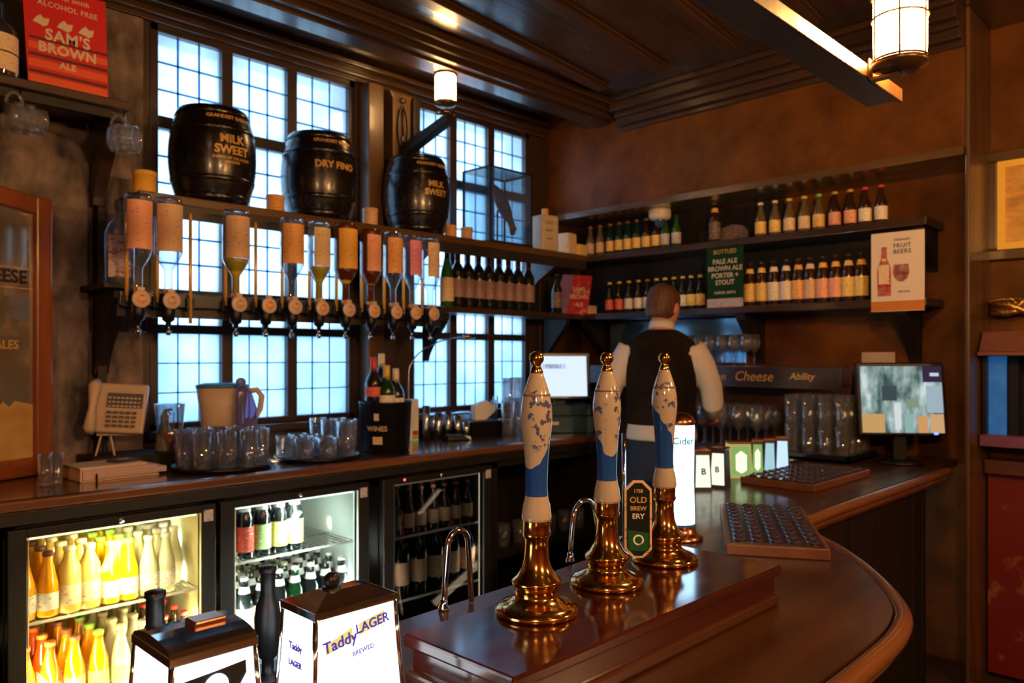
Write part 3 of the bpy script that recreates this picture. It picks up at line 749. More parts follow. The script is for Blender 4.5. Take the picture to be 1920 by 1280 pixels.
# blue-white column font
t = thing('column_font', 'tall glowing blue-white cylinder beer font with a copper cap on the bar', 'beer font', (1.667,1.055,.898))
mb = MB(); mb.lathe([(0,0),(.055,0),(.056,.006),(.045,.014),(.038,.022),(.038,.034),(0,.034)], 28); obj('font_base', mb, M['copper'], t)
mb = MB(); mb.lathe([(.035,.034),(.0355,.05),(.033,.15),(.0345,.27),(.0345,.286)], 32); obj('lit_cylinder', mb, glow('column_light', (.42,.72,1.0), 4.5), t)
mb = MB(); mb.lathe([(.0365,.284),(.037,.290),(.036,.296),(.030,.304),(.018,.312),(0,.314)], 28); obj('font_cap', mb, M['copper'], t)
mb = MB(); mb.lathe([(.0365,.030),(.0375,.036),(.0365,.040)], 28); obj('blue_ring', mb, pbr('blue_ring', (.04,.18,.5), .3), t)
CYAN = pbr('cyan_print', (.05,.45,.62), .5)
def wrap(txt, size, mat, parent, Rf, az, z0, bold=0, name='lettering'):
    me = text_mesh(txt, size, .0003, bold, name=name); me.materials.clear(); me.materials.append(mat)
    for v in me.vertices:
        z = z0+v.co.y; R = Rf(z)+.0006+v.co.z; a = az+v.co.x/Rf(z)
        v.co = (R*math.cos(a), R*math.sin(a), z)
    o = bpy.data.objects.new(name, me); COL.objects.link(o); o.parent = parent; return o
camaz = math.atan2(-1.055, -1.667)
wrap('Cider', .024, CYAN, t, lambda z: .0345, camaz+.25, .245, .0006)

# small lit fonts further along
def smallfont(px0, px1, pyt, pyb, Yp, label, mats, txt, tc_, tilt_=0.0, emb=None):
    a = at(px0, pyb, Z=.90); a = Vector((a.x, a.y, 0))
    d = (a.x*CA+a.y*SA)
    wd = (px1-px0)/F_PX*d; hh = (pyb-pyt)/F_PX*d
    ctr = at((px0+px1)/2, pyb, Z=.90)
    t = thing('small_beer_font', label, 'beer font', (ctr.x, ctr.y, .898), AZ-PI/2-tilt_, 'small lit fonts along the far bar')
    a_ = wd/2; fl = .004
    mb = MB(); mb.frustum((-a_-fl,-.03,a_+fl,.05,0),(-a_,-.02,a_,.04,hh)); obj('font_body', mb, mats[0], t)
    mb = MB(); mb.frustum((-a_*.82-fl,-.0315,a_*.82+fl,-.02,.012),(-a_*.82,-.0225,a_*.82,-.02,hh-.010)); obj('lit_panel', mb, mats[1], t)
    if emb: mb = MB(); mb.slab([(-a_*.5,.03),(0,.018),(a_*.5,.03),(a_*.5,hh*.68),(0,hh*.80),(-a_*.5,hh*.68)], 'y', -.034, -.024); obj('shield', mb, emb, t)
    if txt: text(txt, wd*.55, tc_, t, (0,-.0345,hh*.5), (PI/2-.08,0,0), .0008)
    mb = MB(); mb.box(-a_-.003,-.024,hh, a_+.003,.044,hh+.008); obj('font_cap', mb, M['copper'], t, bevel=.002)
    return t
GW = glow('pale_yellow_font_panel', (.90,.92,.72), 1.1); GG = glow('green_font_panel', (.25,.42,.12), .9); GB = glow('blue_white_font_panel', (.45,.62,1.0), 1.3); GS = glow('pale_green_shield', (.75,.95,.55), 1.4)
DG = pbr('font_case_dark', (.03,.035,.03), .4); YC = glow('yellow_font_case', (.75,.62,.20), .55); NV = pbr('navy_print', (.03,.03,.16), .5)
smallfont(1300, 1329, 845, 916, 1.4, 'small lit font with navy mark, just right of the tall glowing cylinder', (DG, GW), 'B', NV)
smallfont(1336, 1362, 842, 912, 1.4, 'small lit font turned sideways, second to the right of the glowing cylinder', (DG, GW), 'B', NV, .5)
smallfont(1366, 1405, 830, 893, 1.4, 'widest small lit font, green panel in a yellow case', (YC, GG), '', NV, 0, GS)
smallfont(1411, 1430, 826, 888, 1.4, 'narrow green lit font right of the yellow-cased one', (DG, GG), '', NV, .3, GS)
smallfont(1434, 1452, 824, 884, 1.4, 'narrow pale blue lit font, second from the far end', (DG, glow('pale_blue_panel', (.4,.65,.75), .9)), '', NV, .3)
smallfont(1456, 1477, 820, 880, 1.4, 'narrow bright blue-white lit font at the far right end', (DG, GB), '', NV, .3)

# ---------------------------------------------------------------- bar drip trays / mats
def dripmat(label, cx, cy, L_, W2_, ang, nx, ny):
    t = thing('drip_tray', label, 'drip tray', (cx,cy,.898), ang, 'wooden drip trays on the bar')
    mb = MB(); mb.box(-L_/2,-W2_/2,0, L_/2,W2_/2,.026); obj('wooden_tray', mb, wood('drip_tray_wood', (.16,.06,.03), (.26,.10,.05), .35, .3, 'x', 12), t, bevel=.003)
    mb = MB(); mb.box(-L_/2+.012,-W2_/2+.012,.0262, L_/2-.012,W2_/2-.012,.029)
    obj('rubber_mat', mb, pbr('purple_brown_mat', (.030,.018,.030), .2, coat=.4), t)
    mb = MB()
    for i in range(nx):
        for j in range(ny):
            x = -L_/2+.035+(L_-.07)*i/(nx-1); y = -W2_/2+.032+(W2_-.064)*j/(ny-1)
            mb.lathe([(.013,.029),(.0145,.0325),(.010,.0335),(.0075,.030),(0,.030)], 12, c=(x,y,0))
    o = obj('mat_studs', mb, pbr('wet_mat_studs', (.05,.035,.05), .15, coat=.6), t); return t
dripmat('near drip tray with studded wet mat, right of the tall glowing font', 1.872, .925, .50, .225, math.radians(31), 10, 5)
dripmat('far drip tray on the straight stretch of bar, in front of the till screen', 2.79, 1.225, .50, .27, 0, 10, 6)

# ---------------------------------------------------------------- monitor on the bar end
def screen_img(name, rects, sx, sz):
    mb = MB(); mats = []
    for (x0,z0,x1,z1,col,s_) in rects:
        mats.append(glow(name+'_'+str(len(mats)), col, s_)); e = .0002*len(mats)
        mb.add([(x0*sx,-e,z0*sz),(x1*sx,-e,z0*sz),(x1*sx,-e,z1*sz),(x0*sx,-e,z1*sz)], [(0,1,2,3)], len(mats)-1)
    return mb, mats
q = at(1700, 836, X=3.55)
mon = thing('till_monitor', 'flat touch screen showing camera pictures on the bar end by the wall', 'monitor', (3.50,1.135,.899), AZ-PI/2-.10)
mb = MB(); mb.lathe([(0,0),(.09,0),(.09,.010),(.03,.02),(0,.02)], 24); mb.box(-.025,-.0,.01, .025,.03,.13); obj('stand', mb, M['black'], mon)
mb = MB(); mb.box(-.178,-.018,-.155, .178,.02,.155); obj('screen_case', mb, M['black'], mon, loc=(0,0,.272), rot=(-.14,0,0), bevel=.006)
rc = [(-.5,-.5,.5,.5,(.30,.42,.42),.55)]
random.seed(3)
for i in range(0):
    x0 = random.uniform(-.5,.3); z0 = random.uniform(-.25,.2); rc.append((x0,z0,min(.5,x0+random.uniform(.05,.2)),z0+random.uniform(.1,.3),random.choice([(.5,.62,.62),(.22,.30,.30),(.30,.42,.26),(.62,.70,.72)]),.65))
rc += [(.27,.26,.5,.5,(.035,.02,.05),1),(.36,.35,.47,.40,(.6,.65,.7),.9),(-.5,-.5,-.22,-.22,(.65,.38,.14),.8),(.02,-.5,.13,-.22,(.30,.50,.45),.8),(.18,-.5,.30,-.24,(.70,.36,.14),.8),(.33,-.5,.5,-.22,(.70,.42,.20),.8),(-.1,-.45,-.02,-.05,(.75,.82,.80),.8),(-.24,-.02,-.06,.20,(.05,.07,.08),.9),(.05,-.12,.2,-.0,(.25,.34,.22),.8),(.30,-.2,.5,.2,(.45,.58,.66),.7)]
mb, mats = screen_img('camera_picture', rc, .330, .282)
m_, nt, out = newmat('camera_view'); e_ = N(nt, 'Emission'); tc = N(nt, 'TexCoord'); mp = N(nt, 'Mapping'); mp.inputs['Scale'].default_value = (1,1,.45)
no = N(nt, 'TexNoise', Scale=18.0, Detail=3.0); cr = N(nt, 'ValToRGB'); nt.links.new(tc.outputs['Object'], mp.inputs[0]); nt.links.new(mp.outputs[0], no.inputs['Vector']); nt.links.new(no.outputs['Fac'], cr.inputs['Fac'])
el = cr.color_ramp.elements; el[0].position = .32; el[0].color = (.02,.05,.06,1); el[1].position = .68; el[1].color = (.75,.85,.85,1)
for p_, c_ in ((.42,(.10,.17,.16)),(.50,(.26,.36,.33)),(.58,(.42,.55,.55))): q_ = el.new(p_); q_.color = c4(c_)
nt.links.new(cr.outputs[0], e_.inputs['Color']); e_.inputs['Strength'].default_value = .75; nt.links.new(e_.outputs[0], out.inputs[0]); mats[0] = m_
obj('screen_picture', mb, mats, mon, loc=(0,-.0195,.272), rot=(-.14,0,0))
mb = MB(); mb.box(-.008,-.003,-.004, .008,0,.004); obj('power_light', mb, glow('blue_power_light', (.1,.25,1), 3), mon, loc=(.13,-.041,.130))
q = at(1643, 680, X=3.80)
t = thing('notice', 'small cream notice pinned to the wall behind the till monitor', 'notice', (BX-.003, q.y, q.z))
mb = MB(); mb.box(-.003,-.075,-.05, 0,.075,.05); obj('paper_sheet', mb, M['paper'], t)

# ---------------------------------------------------------------- glasses
def tumbler_mb(r, h, flare=1.12):
    mb = MB(); mb.lathe([(0,.001),(r*.92,.0),(r,.006),(r*flare,h),(r*flare-.0025,h),(r*.93,.012),(0,.012)], 16); return mb
def wine_mb(h=.17, r=.034):
    mb = MB(); mb.lathe([(0,0),(r*.95,.0),(r*.9,.003),(.005,.008),(.0035,h*.2),(.0035,h*.42),(.012,h*.46),(r*.9,h*.60),(r,h*.74),(r*.82,h),(r*.80,h),(r*.96,h*.74),(.010,h*.50),(0,h*.48)], 14); return mb
def glass(name, key, fn, label, cat, loc, group, mat=None, rz=0):
    t = shared(name, key, fn, mat or M['tumbler'], None, loc); tag(t, label, cat, group); t.rotation_euler.z = rz; return t
CT = .948
def tray(label, x, y, R):
    t = thing('round_tray', label, 'tray', (x,y,CT))
    mb = MB(); mb.lathe([(0,0),(R*.94,0),(R,.014),(R*.985,.014),(R*.93,.004),(0,.004)], 40); obj('tray_dish', mb, M['black'], t)
    mb = MB(); mb.lathe([(R*.985,.0135),(R,.016),(R*1.01,.0135)], 40); obj('tray_rim', mb, M['black'], t); return t
tray('round black tray of tall tumblers under the water filter jug', 1.262, 2.725, .172)
tray('round black tray of short and tall tumblers left of the wine bucket', 1.648, 2.715, .165)
random.seed(11)
def ring_pts(cx, cy, R, n, off=0): return [(cx+R*math.cos(off+2*PI*i/n), cy+R*math.sin(off+2*PI*i/n)) for i in range(n)]
for x, y in ring_pts(1.262, 2.725, .133, 10)+ring_pts(1.262, 2.725, .062, 5):
    glass('tumbler', 'tall_t', lambda: tumbler_mb(.028, .135, 1.14), 'tall clear tumbler packed on the round tray below the water jug', 'glass', (x,y,CT+.005), 'tall tumblers on the left tray')
for i, (x, y) in enumerate(ring_pts(1.648, 2.715, .126, 9, .3)+ring_pts(1.648, 2.715, .056, 4)):
    if x > 1.655: glass('tumbler', 'tall_t2', lambda: tumbler_mb(.030, .145, 1.14), 'taller clear tumbler on the right half of the tray beside the wine bucket', 'glass', (x,y,CT+.005), 'tall tumblers on the right tray')
    else: glass('tumbler', 'short_t', lambda: tumbler_mb(.034, .085, 1.1), 'short clear tumbler on the left half of the tray beside the wine bucket', 'glass', (x,y,CT+.005), 'short tumblers on the right tray')
for i, (px, py) in enumerate([(84, 912), (106, 908)]):
    q = at(px, py, Z=CT)
    glass('shot_glass', 'shotg', lambda: tumbler_mb(.017, .10, 1.15), ['narrow clear glass beside the mirror frame, the left of the pair','narrow clear glass beside the mirror frame, the right of the pair'][i], 'glass', (q.x,q.y,CT), 'narrow glasses by the mirror')
for i, (px, py) in enumerate([(952, 816), (968, 812), (958, 800), (975, 803)]):
    q = at(px, py, Z=CT)
    glass('tall_glass', 'highb', lambda: tumbler_mb(.030, .17, 1.2), 'very tall clear glass standing in a cluster between window and front pump', 'glass', (q.x,q.y,CT), 'very tall glasses by the window')
    if i < 2: glass('tall_glass', 'highb2', lambda: tumbler_mb(.029, .15, 1.2), 'very tall clear glass stacked inside another beside the front pump', 'glass', (q.x,q.y,CT+.145), 'very tall stacked glasses by the window')
# chrome spirit measures in a row
for i, px in enumerate([799, 822, 840, 858, 874]):
    q = at(px, 812, Y=2.93-.01*i)
    hh = [.165, .130, .130, .110, .075][i]; r = .017
    t = thing('chrome_measure', ['tall','second','third','fourth','smallest'][i]+' chrome measure in the row right of the wine bucket', 'measure', (q.x,q.y,CT), 0, 'chrome measures in a row')
    mb = MB(); mb.lathe([(0,0),(r,0),(r*1.08,hh*.45),(r*1.1,hh),(r*1.02,hh),(r*.95,.01),(0,.01)], 18); obj('cup', mb, M['steel'], t)
# pint glasses in a crate on the bar end
t = thing('glass_crate', 'low dark crate holding the stacked pint glasses on the bar end', 'crate', (3.47,1.43,.899))
mb = MB(); mb.box(-.16,-.155,0, .16,.155,.012); mb.box(-.16,-.155,0, -.15,.155,.03); mb.box(.15,-.155,0, .16,.155,.03); mb.box(-.16,-.155,0, .16,-.145,.03); mb.box(-.16,.145,0, .16,.155,.03)
obj('crate_tray', mb, M['black'], t)
for lv in range(2):
    for i in range(4):
        for j in range(4):
            x = 3.47-.113+.075*i; y = 1.43-.112+.075*j
            glass('pint_glass', 'pint', lambda: tumbler_mb(.028, .145, 1.22), ('pint glass of the lower layer stacked on the bar end' if lv == 0 else 'pint glass of the upper layer stacked on the bar end'), 'glass', (x,y,.912+lv*.125), ['lower pint glasses on the bar end','upper pint glasses on the bar end'][lv])
q = at(1612, 838, Z=.90)
glass('pint_glass', 'small1', lambda: tumbler_mb(.026, .08, 1.1), 'small empty tumbler standing left of the till monitor', 'glass', (q.x-.05,q.y-.02,.899), None)
# sign shelf
t = thing('sign_shelf', 'dark shelf with a gold lettered signboard behind the barman', 'shelf', (0,0,0))
mb = MB(); mb.box(3.56,1.40,1.285, BX-.001,2.95,1.300); obj('shelf_board', mb, M['shelf_y'], t, bevel=.002)
mb = MB(); mb.box(3.545,1.40,1.200, 3.559,2.95,1.302); obj('signboard', mb, pbr('signboard_paint', (.045,.035,.045), .3, coat=.3), t, bevel=.002)
mb = MB(); mb.box(3.552,1.36,.899, 3.60,1.40,1.31); mb.box(3.54,1.352,1.22, 3.61,1.405,1.305); obj('side_post', mb, wood('dark_red_post', (.055,.012,.010), (.10,.024,.016), .3, .4, 'z', 10), t, bevel=.004)
mb = MB(); mb.sphere((3.55,1.38,1.10), .006, 8); obj('post_knob', mb, M['brass'], t)
for s_, px, sz in [('Than', 1342, .055), ('Cheese', 1412, .068), ('Ability', 1503, .046)]:
    q = at(px, 706, X=3.545)
    text(s_, sz, M['goldpaint'], t, (3.5445, q.y, q.z), FACE_X, .0006, shear=.25)
mb = MB(); mb.box(BX-.03,2.0,1.32, BX-.002,2.90,1.56); obj('mirror_back', mb, pbr('blue_grey_glass_back', (.16,.26,.34), .10, metal=.8), t)
# wine glasses standing on the sign shelf, two rows of four and more
for j in range(2):
    for i in range(6):
        y = 1.905+.068*i
        glass('wine_glass', 'wg', lambda: wine_mb(.165,.032), ['stemmed glass of the front row on the sign shelf','stemmed glass of the back row on the sign shelf'][j], 'glass', (3.62+.085*j,y,1.3005), ['front row of glasses on the sign shelf','back row of glasses on the sign shelf'][j])
for j in range(3):
    for i in range(7):
        x = 3.44+.09*j; y = 1.66+.095*i
        if j == 0 and i > 5: continue
        if i == 0 and j < 2: continue
        glass('wine_glass', 'wg2', lambda: wine_mb(.215,.036), 'large stemmed glass on the side counter below the signboard', 'glass', (x,y,.9005), 'large stemmed glasses below the signboard')

# ---------------------------------------------------------------- things on the back counter
# phone
q = at(222, 850, Y=2.99)
pb = thing('phone_block', 'dark wooden block raising the cream telephone', 'block', (q.x+.03,3.0,CT))
mb = MB(); mb.box(-.14,-.095,0, .14,.09,.05); obj('block', mb, M['panel'], pb, bevel=.003)
ph = thing('desk_phone', 'cream desk telephone propped upright on a wire stand', 'telephone', (q.x,2.99,CT+.0505), -PI/2+AZ+.20)
mb = MB(); mb.slab([(-.0,-.085),(.02,-.09),(.030,.0),(.035,.085),(.015,.095),(.0,.09)], 'x', -.095, .095); obj('phone_body', mb, M['cream'], ph, loc=(0,-.02,.165), rot=(-.20,.06,0), bevel=.006)
mb = MB(); mb.tube([(-.075,-.012,-.088),(-.073,-.030,-.075),(-.075,-.022,0),(-.073,-.032,.075),(-.075,-.012,.09)], [.018,.021,.012,.021,.018], 10); obj('handset', mb, M['cream'], ph, loc=(0,-.022,.165), rot=(-.20,.06,0))
mb = MB(); mb.box(-.032,-.004,.0, .086,.0,.052); obj('button_field', mb, pbr('grey_button_field', (.10,.08,.08), .5), ph, loc=(0,-.0235,.17), rot=(-.20,.06,0))
mb = MB()
for i in range(5):
    for j in range(4): mb.box(-.030+.021*i,-.006,-.066+.016*j, -.016+.021*i,.0,-.057+.016*j)
for i in range(8):
    for j in range(3): mb.box(-.028+.0142*i,-.009,.006+.015*j, -.019+.0142*i,-.004,.012+.015*j, 1)
obj('keys', mb, [pbr('grey_keys', (.12,.10,.09), .5), M['lab_grey']], ph, loc=(0,-.023,.165), rot=(-.20,.06,0))
mb = MB(); mb.tube([(-.06,-.055,0),(-.052,.0,.09)], .004, 6); mb.tube([(.0,-.045,0),(-.03,.0,.09)], .004, 6); mb.tube([(-.04,.07,0),(-.04,.02,.10)], .004, 6); mb.box(-.07,-.01,.068, .07,.035,.076); obj('wire_stand', mb, M['cream'], ph)
# folders
q = at(215, 893, Z=CT)
fd = thing('ring_binder', 'fat folder of pink papers lying on the counter below the telephone', 'folder', (q.x,q.y,CT), .05)
mb = MB(); mb.box(-.13,-.065,.001, .12,.095,.005); mb.frustum((-.13,-.065,-.124,.095,.001),(-.13,-.065,-.124,.095,.045)); obj('cover', mb, M['lab_tan'], fd)
mb = MB(); mb.box(-.12,-.060,.006, .115,.085,.036); mb.box(-.08,-.066,.010, .145,.07,.028); obj('paper_stack', mb, M['pinkpaper'], fd)
mb = MB(); mb.frustum((-.13,-.058,.09,.095,.037),(-.13,-.055,.08,.095,.047)); obj('top_cover', mb, M['paper'], fd)
mb = MB(); mb.tube([(-.082,-.070+.006*math.cos(k_*PI/6),.012+.012*math.sin(k_*PI/6)) for k_ in range(13)], .0015, 6); obj('binder_ring', mb, M['black'], fd)
t = thing('leather_case', 'small dark leather case lying on top of the folder', 'case', (q.x+.03,q.y+.01,CT+.0475), .3)
mb = MB(); mb.frustum((-.045,-.03,.045,.03,0),(-.04,-.025,.04,.025,.009)); obj('case_body', mb, pbr('dark_leather', (.05,.03,.022), .5, bump=.4, bscale=200), t, bevel=.002)
mb = MB(); mb.box(-.02,-.012,.009, .02,.012,.0095); obj('case_crest', mb, M['lab_tan'], t)
# spray bottle
q = at(309, 868, Z=CT)
t = thing('squeeze_bottle', 'small spray bottle half full of yellow-green liquid', 'bottle', (q.x,q.y,CT), -.4)
mb = MB(); mb.lathe([(0,0),(.030,0),(.033,.006),(.032,.065),(.030,.068)], 20); obj('liquid', mb, pbr('yellow_green_liquid', (.50,.50,.10), .3), t)
mb = MB(); mb.lathe([(.0335,.0),(.0335,.07),(.028,.11),(.016,.145),(.013,.165),(.0,.166)], 20); obj('bottle_body', mb, clear('cloudy_plastic', (.8,.75,.65), body=.55, bodycol=(.60,.52,.42), rough=.2), t)
mb = MB(); mb.lathe([(.015,.163),(.015,.18),(.009,.187),(.009,.196),(0,.196)], 16); mb.tube([(0,0,.193),(-.0,.0,.20),(.026,0,.203)], .0055, 8); mb.tube([(.012,0,.196),(.022,0,.182)], .003, 6); obj('spray_head', mb, M['lab_tan'], t)
# cocktail jug with red drink
q = at(315, 838, Y=2.93)
t = thing('mixing_glass', 'tall wide mixing glass with red drink and a stirrer', 'glass', (q.x+.03,q.y+.06,CT+.04))
sb_ = thing('jug_block', 'dark block under the tall mixing glass behind the tray', 'block', (q.x+.03,q.y+.06,CT))
mb = MB(); mb.box(-.05,-.05,0, .05,.05,.0395); obj('block', mb, M['black'], sb_)
mb = MB(); mb.lathe([(0,0),(.036,0),(.037,.004),(.056,.185),(.054,.185),(.036,.010),(0,.010)], 20); obj('glass_body', mb, M['glass'], t)
mb = MB(); mb.lathe([(0,.010),(.034,.010),(.0425,.078),(0,.078)], 20); obj('red_drink', mb, pbr('red_drink', (.60,.09,.02), .1), t)
mb = MB(); mb.tube([(.01,0,.02),(.016,0,.15)], .002, 6); obj('stirrer', mb, M['copper'], t)
# water filter jug
jx, jy, jz = 1.375, 2.965, CT
t = thing('jug_stand', 'dark low box the water filter jug stands on behind the tumblers', 'box', (jx,jy,CT))
mb = MB(); mb.box(-.12,-.08,0, .12,.08,.095); obj('box_body', mb, M['panel'], t, bevel=.003)
t = thing('water_filter_jug', 'cream water filter jug with a blue lid and handle', 'jug', (jx,jy,CT+.0955), -.55)
mb = MB(); mb.ell([(0,0,0,.072,.052),(0,0,.01,.076,.056),(0,0,.11,.088,.062),(0,0,.185,.098,.066)], 24, p=2.6); obj('jug_body', mb, M['cream'], t)
mb = MB(); mb.ell([(0,0,.185,.100,.068),(0,0,.197,.100,.068),(-.01,0,.205,.06,.04)], 24, p=2.6); obj('jug_lid', mb, pbr('blue_lid', (.05,.22,.50), .3), t)
mb = MB(); mb.tube([(.092,0,.17),(.13,0,.175),(.148,0,.15),(.142,0,.10),(.118,0,.05),(.080,0,.03)], [.012,.012,.012,.012,.010,.008], 10); obj('jug_handle', mb, M['cream'], t)
t = thing('purple_scoop', 'translucent purple plastic scoop leaning in front of the cream jug', 'scoop', (jx+.045,jy-.11,CT+.0), .1)
mb = MB(); mb.ell([(0,0,0,.048,.02),(0,0,.10,.05,.02),(0,0,.20,.046,.018),(-.01,0,.26,.034,.014),(-.02,.0,.30,.012,.008)], 20); obj('scoop_body', mb, clear('purple_plastic', (.55,.50,.75), body=.45, bodycol=(.30,.26,.50), rough=.15), t)
mb = MB(); mb.sphere((-.024,0,.305), .022, 12, sc=(1,.6,.8)); obj('scoop_tip', mb, pbr('blue_scoop_tip', (.12,.22,.55), .3), t)
# wine bucket
bx_, by_ = 1.995, 2.735
wb = thing('wine_bucket', 'black oval wine bucket with a printed crest, full of bottles', 'ice bucket', (bx_,by_,CT), 0)
mb = MB(); mb.ell([(0,0,0,.098,.098),(0,0,.008,.104,.104),(0,0,.20,.112,.112),(0,0,.212,.114,.114)], 32); mb2 = MB()
mb = MB(); mb.lathe([(0,0),(.098,0),(.103,.006),(.112,.20),(.115,.206),(.115,.212),(.110,.212),(.100,.02),(0,.02)], 32); obj('bucket_body', mb, M['black'], wb)
caz = math.atan2(-by_, -bx_)
wrap('WINES', .030, M['lab_tan'], wb, lambda z: .103+.009*z/.2, caz-.35, .10, .0006)
mb = MB(); mb.lathe([(.109,.135),(.1115,.165)], 8, a0=caz-.45, a1=caz-.25); obj('printed_crest', mb, M['lab_cream'], wb)
mb = MB(); mb.lathe([(.1055,.035),(.108,.068)], 8, a0=caz-.52, a1=caz-.12); obj('printed_badge', mb, M['lab_cream'], wb)
# ---------------------------------------------------------------- bottles
PROF = {
 'wine':  (.0365,.295,[(0,0),(.034,0),(.0365,.004),(.0365,.180),(.0345,.195),(.0240,.218),(.0150,.232),(.0140,.290),(.0150,.292),(0,.293)]),
 'hock':  (.0350,.300,[(0,0),(.033,0),(.035,.004),(.035,.150),(.032,.175),(.0200,.225),(.0140,.255),(.0135,.295),(0,.296)]),
 'mixer': (.0275,.185,[(0,0),(.0255,0),(.0275,.004),(.0275,.090),(.0255,.104),(.0165,.130),(.0120,.150),(.0115,.176),(0,.177)]),
 'ale':   (.0310,.230,[(0,0),(.029,0),(.031,.004),(.031,.125),(.0290,.145),(.0180,.170),(.0140,.190),(.0135,.220),(0,.221)]),
 'half':  (.0260,.190,[(0,0),(.024,0),(.026,.004),(.026,.095),(.0240,.110),(.0150,.130),(.0115,.145),(.0110,.184),(0,.185)]),
 'juice': (.0290,.195,[(0,0),(.027,0),(.029,.004),(.029,.085),(.0265,.105),(.0180,.140),(.0135,.160),(.0130,.184),(0,.185)]),
 'carafe':(.0330,.200,[(0,0),(.030,0),(.033,.006),(.033,.110),(.0300,.135),(.0170,.165),(.0150,.190),(0,.191)]),
}
CAPS = {'wine':('capsule',.0148,.225,.297),'hock':('capsule',.0145,.24,.300),'mixer':('cap',.0140,.168,.182),'ale':('cap',.0145,.213,.226),'half':('cap',.0130,.176,.190),'juice':('cap',.0155,.178,.192),'carafe':('cap',.0175,.184,.197)}
LABZ = {'wine':(.055,.150),'hock':(.045,.125),'mixer':(.022,.082),'ale':(.025,.115),'half':(.025,.085),'juice':(.020,.072),'carafe':(.025,.085)}
def bottle(kind, loc, glassm, labm, capm, label, group, parent=None, neck=None, lz=None, full=True, rz=0, cat='bottle', name='bottle'):
    R, H, prof = PROF[kind]
    t = thing(name, label, cat, loc, rz, group)
    shared('bottle_glass', kind, lambda: MB().lathe(prof, 18), glassm, t)
    z0, z1 = lz or LABZ[kind]
    if labm: shared('paper_label', kind+str((z0,z1)), lambda: MB().lathe([(R+.0006,z0),(R+.0006,z1)], 20), labm, t)
    if capm:
        nm, r, a, b_ = CAPS[kind]
        shared(nm, kind, lambda: MB().lathe([(r-.001,a),(r,a+.001),(r,b_-.002),(r*.8,b_),(0,b_)], 16), capm, t)
    if neck:
        r = .0195 if kind == 'ale' else .0155
        za, zb = (.168,.192) if kind == 'ale' else (.14,.16)
        shared('neck_label', kind+'n', lambda: MB().lathe([(r+.002,za),(r-.003,zb)], 16), neck, t)
    return t
S1, S2 = 1.9505, 1.6055       # back shelf tops
def row(pxs, X, z, kind, specs, grp, what, neckset=None, start=0, total=None):
    n = total or len(pxs)
    for i, px in enumerate(pxs):
        y = at(px, 600, X=X).y
        g, l, c, desc = specs[i]
        bottle(kind, (X,y,z), M[g], M[l], M[c] if c else None, '%s bottle, %s from left of the %s %s' % (desc, ORD[i+start], NUM.get(n, str(n)), what), grp,
               neck=M[neckset[i]] if neckset else None, rz=random.uniform(0,6))
# upper back shelf, left group of ten
sp = [('mixglass','lab_tan','cap_brown','cream-label')]*2+[('greendeep','lab_yellow','cap_brown','yellow-label')]*4+[('brownglass','lab_yellow','cap_gold','yellow-label')]*2+[('greenglass','lab_grey',None,'green')]*2
row([1107,1125,1144,1161,1177,1194,1212,1230,1247,1268], 3.68, S1, 'half', sp, 'small bottles at the left of the upper back shelf', 'on the upper back shelf')
# right group of nine
sp = [('mixglass','lab_yellow','cap_white','pale-label')]*2+[('mixglass','lab_cream','cap_yellow','yellow-cap')]*2+[('mixglass','lab_yellow','cap_green','green-cap')]+[('brownglass','lab_salmon','cap_gold','gold-neck')]*2+[('brownglass','lab_pale','cap_red','red-cap')]*2
row([1426,1453,1480,1508,1535,1565,1594,1622,1652], 3.68, S1, 'mixer', sp, 'mixer bottles at the right of the upper back shelf', 'mixers on the upper back shelf')
y = at(1340, 600, X=3.70).y
bottle('ale', (3.70,y,S1), M['brownglass'], M['lab_dark'], M['cap_gold'], 'lone dark bottle with a gold neck in the middle of the upper back shelf', None, neck=M['lab_goldy'])
q = at(1375, 448, X=3.72)
t = thing('carved_plaque', 'low arched carved wooden plaque on the upper back shelf beside the lone bottle', 'plaque', (3.72,q.y,S1))
mb = MB(); mb.slab([(-.085,0),(.085,0),(.085,.055),(.06,.085),(0,.098),(-.06,.085),(-.085,.055)], 'x', -.012, .012); obj('plaque_board', mb, M['plaster'], t, bevel=.004)
text('CHESHIRE', .024, M['lab_dark'], t, (-.0125,0,.045), FACE_X, .0004)
# lower back shelf, left (wines behind the barman)
sp = [('wineglass_dark','lab_red','cap_yellow','red-label')]*2+[('wineglass_dark','lab_white','cap_yellow','white-label')]*2+[('wineglass_dark','lab_white','cap_brown','pink-capped')]+[('wineglass_dark','lab_pale','cap_yellow','pale-label')]*3+[('wineglass_dark','lab_white','cap_yellow','white-label')]+[('wineglass_dark','lab_yellow','cap_yellow','yellow-label')]*2
row([1143,1161,1179,1197,1214,1231,1247,1264,1280,1296,1313], 3.70, S2, 'half', sp, 'small wine bottles behind the barman on the lower back shelf', 'small wines on the lower back shelf')
# lower back shelf, right: ten ales
sp = [('brownglass','lab_yellow','cap_black','yellow-label')]*2+[('brownglass','lab_pale','cap_black','pale-label')]*2+[('brownglass','lab_orange','cap_black','orange-label'),('brownglass','lab_tan','cap_black','tan-label')]+[('brownglass','lab_salmon','cap_black','salmon-label')]*2+[('brownglass','lab_yellow','cap_black','bright yellow-label')]*2
row([1406,1428,1451,1474,1497,1519,1543,1567,1591,1615], 3.66, S2, 'ale', sp, 'ale bottles on the lower back shelf', 'ales on the lower back shelf', neckset=['lab_yellow','lab_yellow','lab_pale','lab_pale','lab_goldy','lab_cream','lab_goldy','lab_goldy','lab_yellow','lab_goldy'])

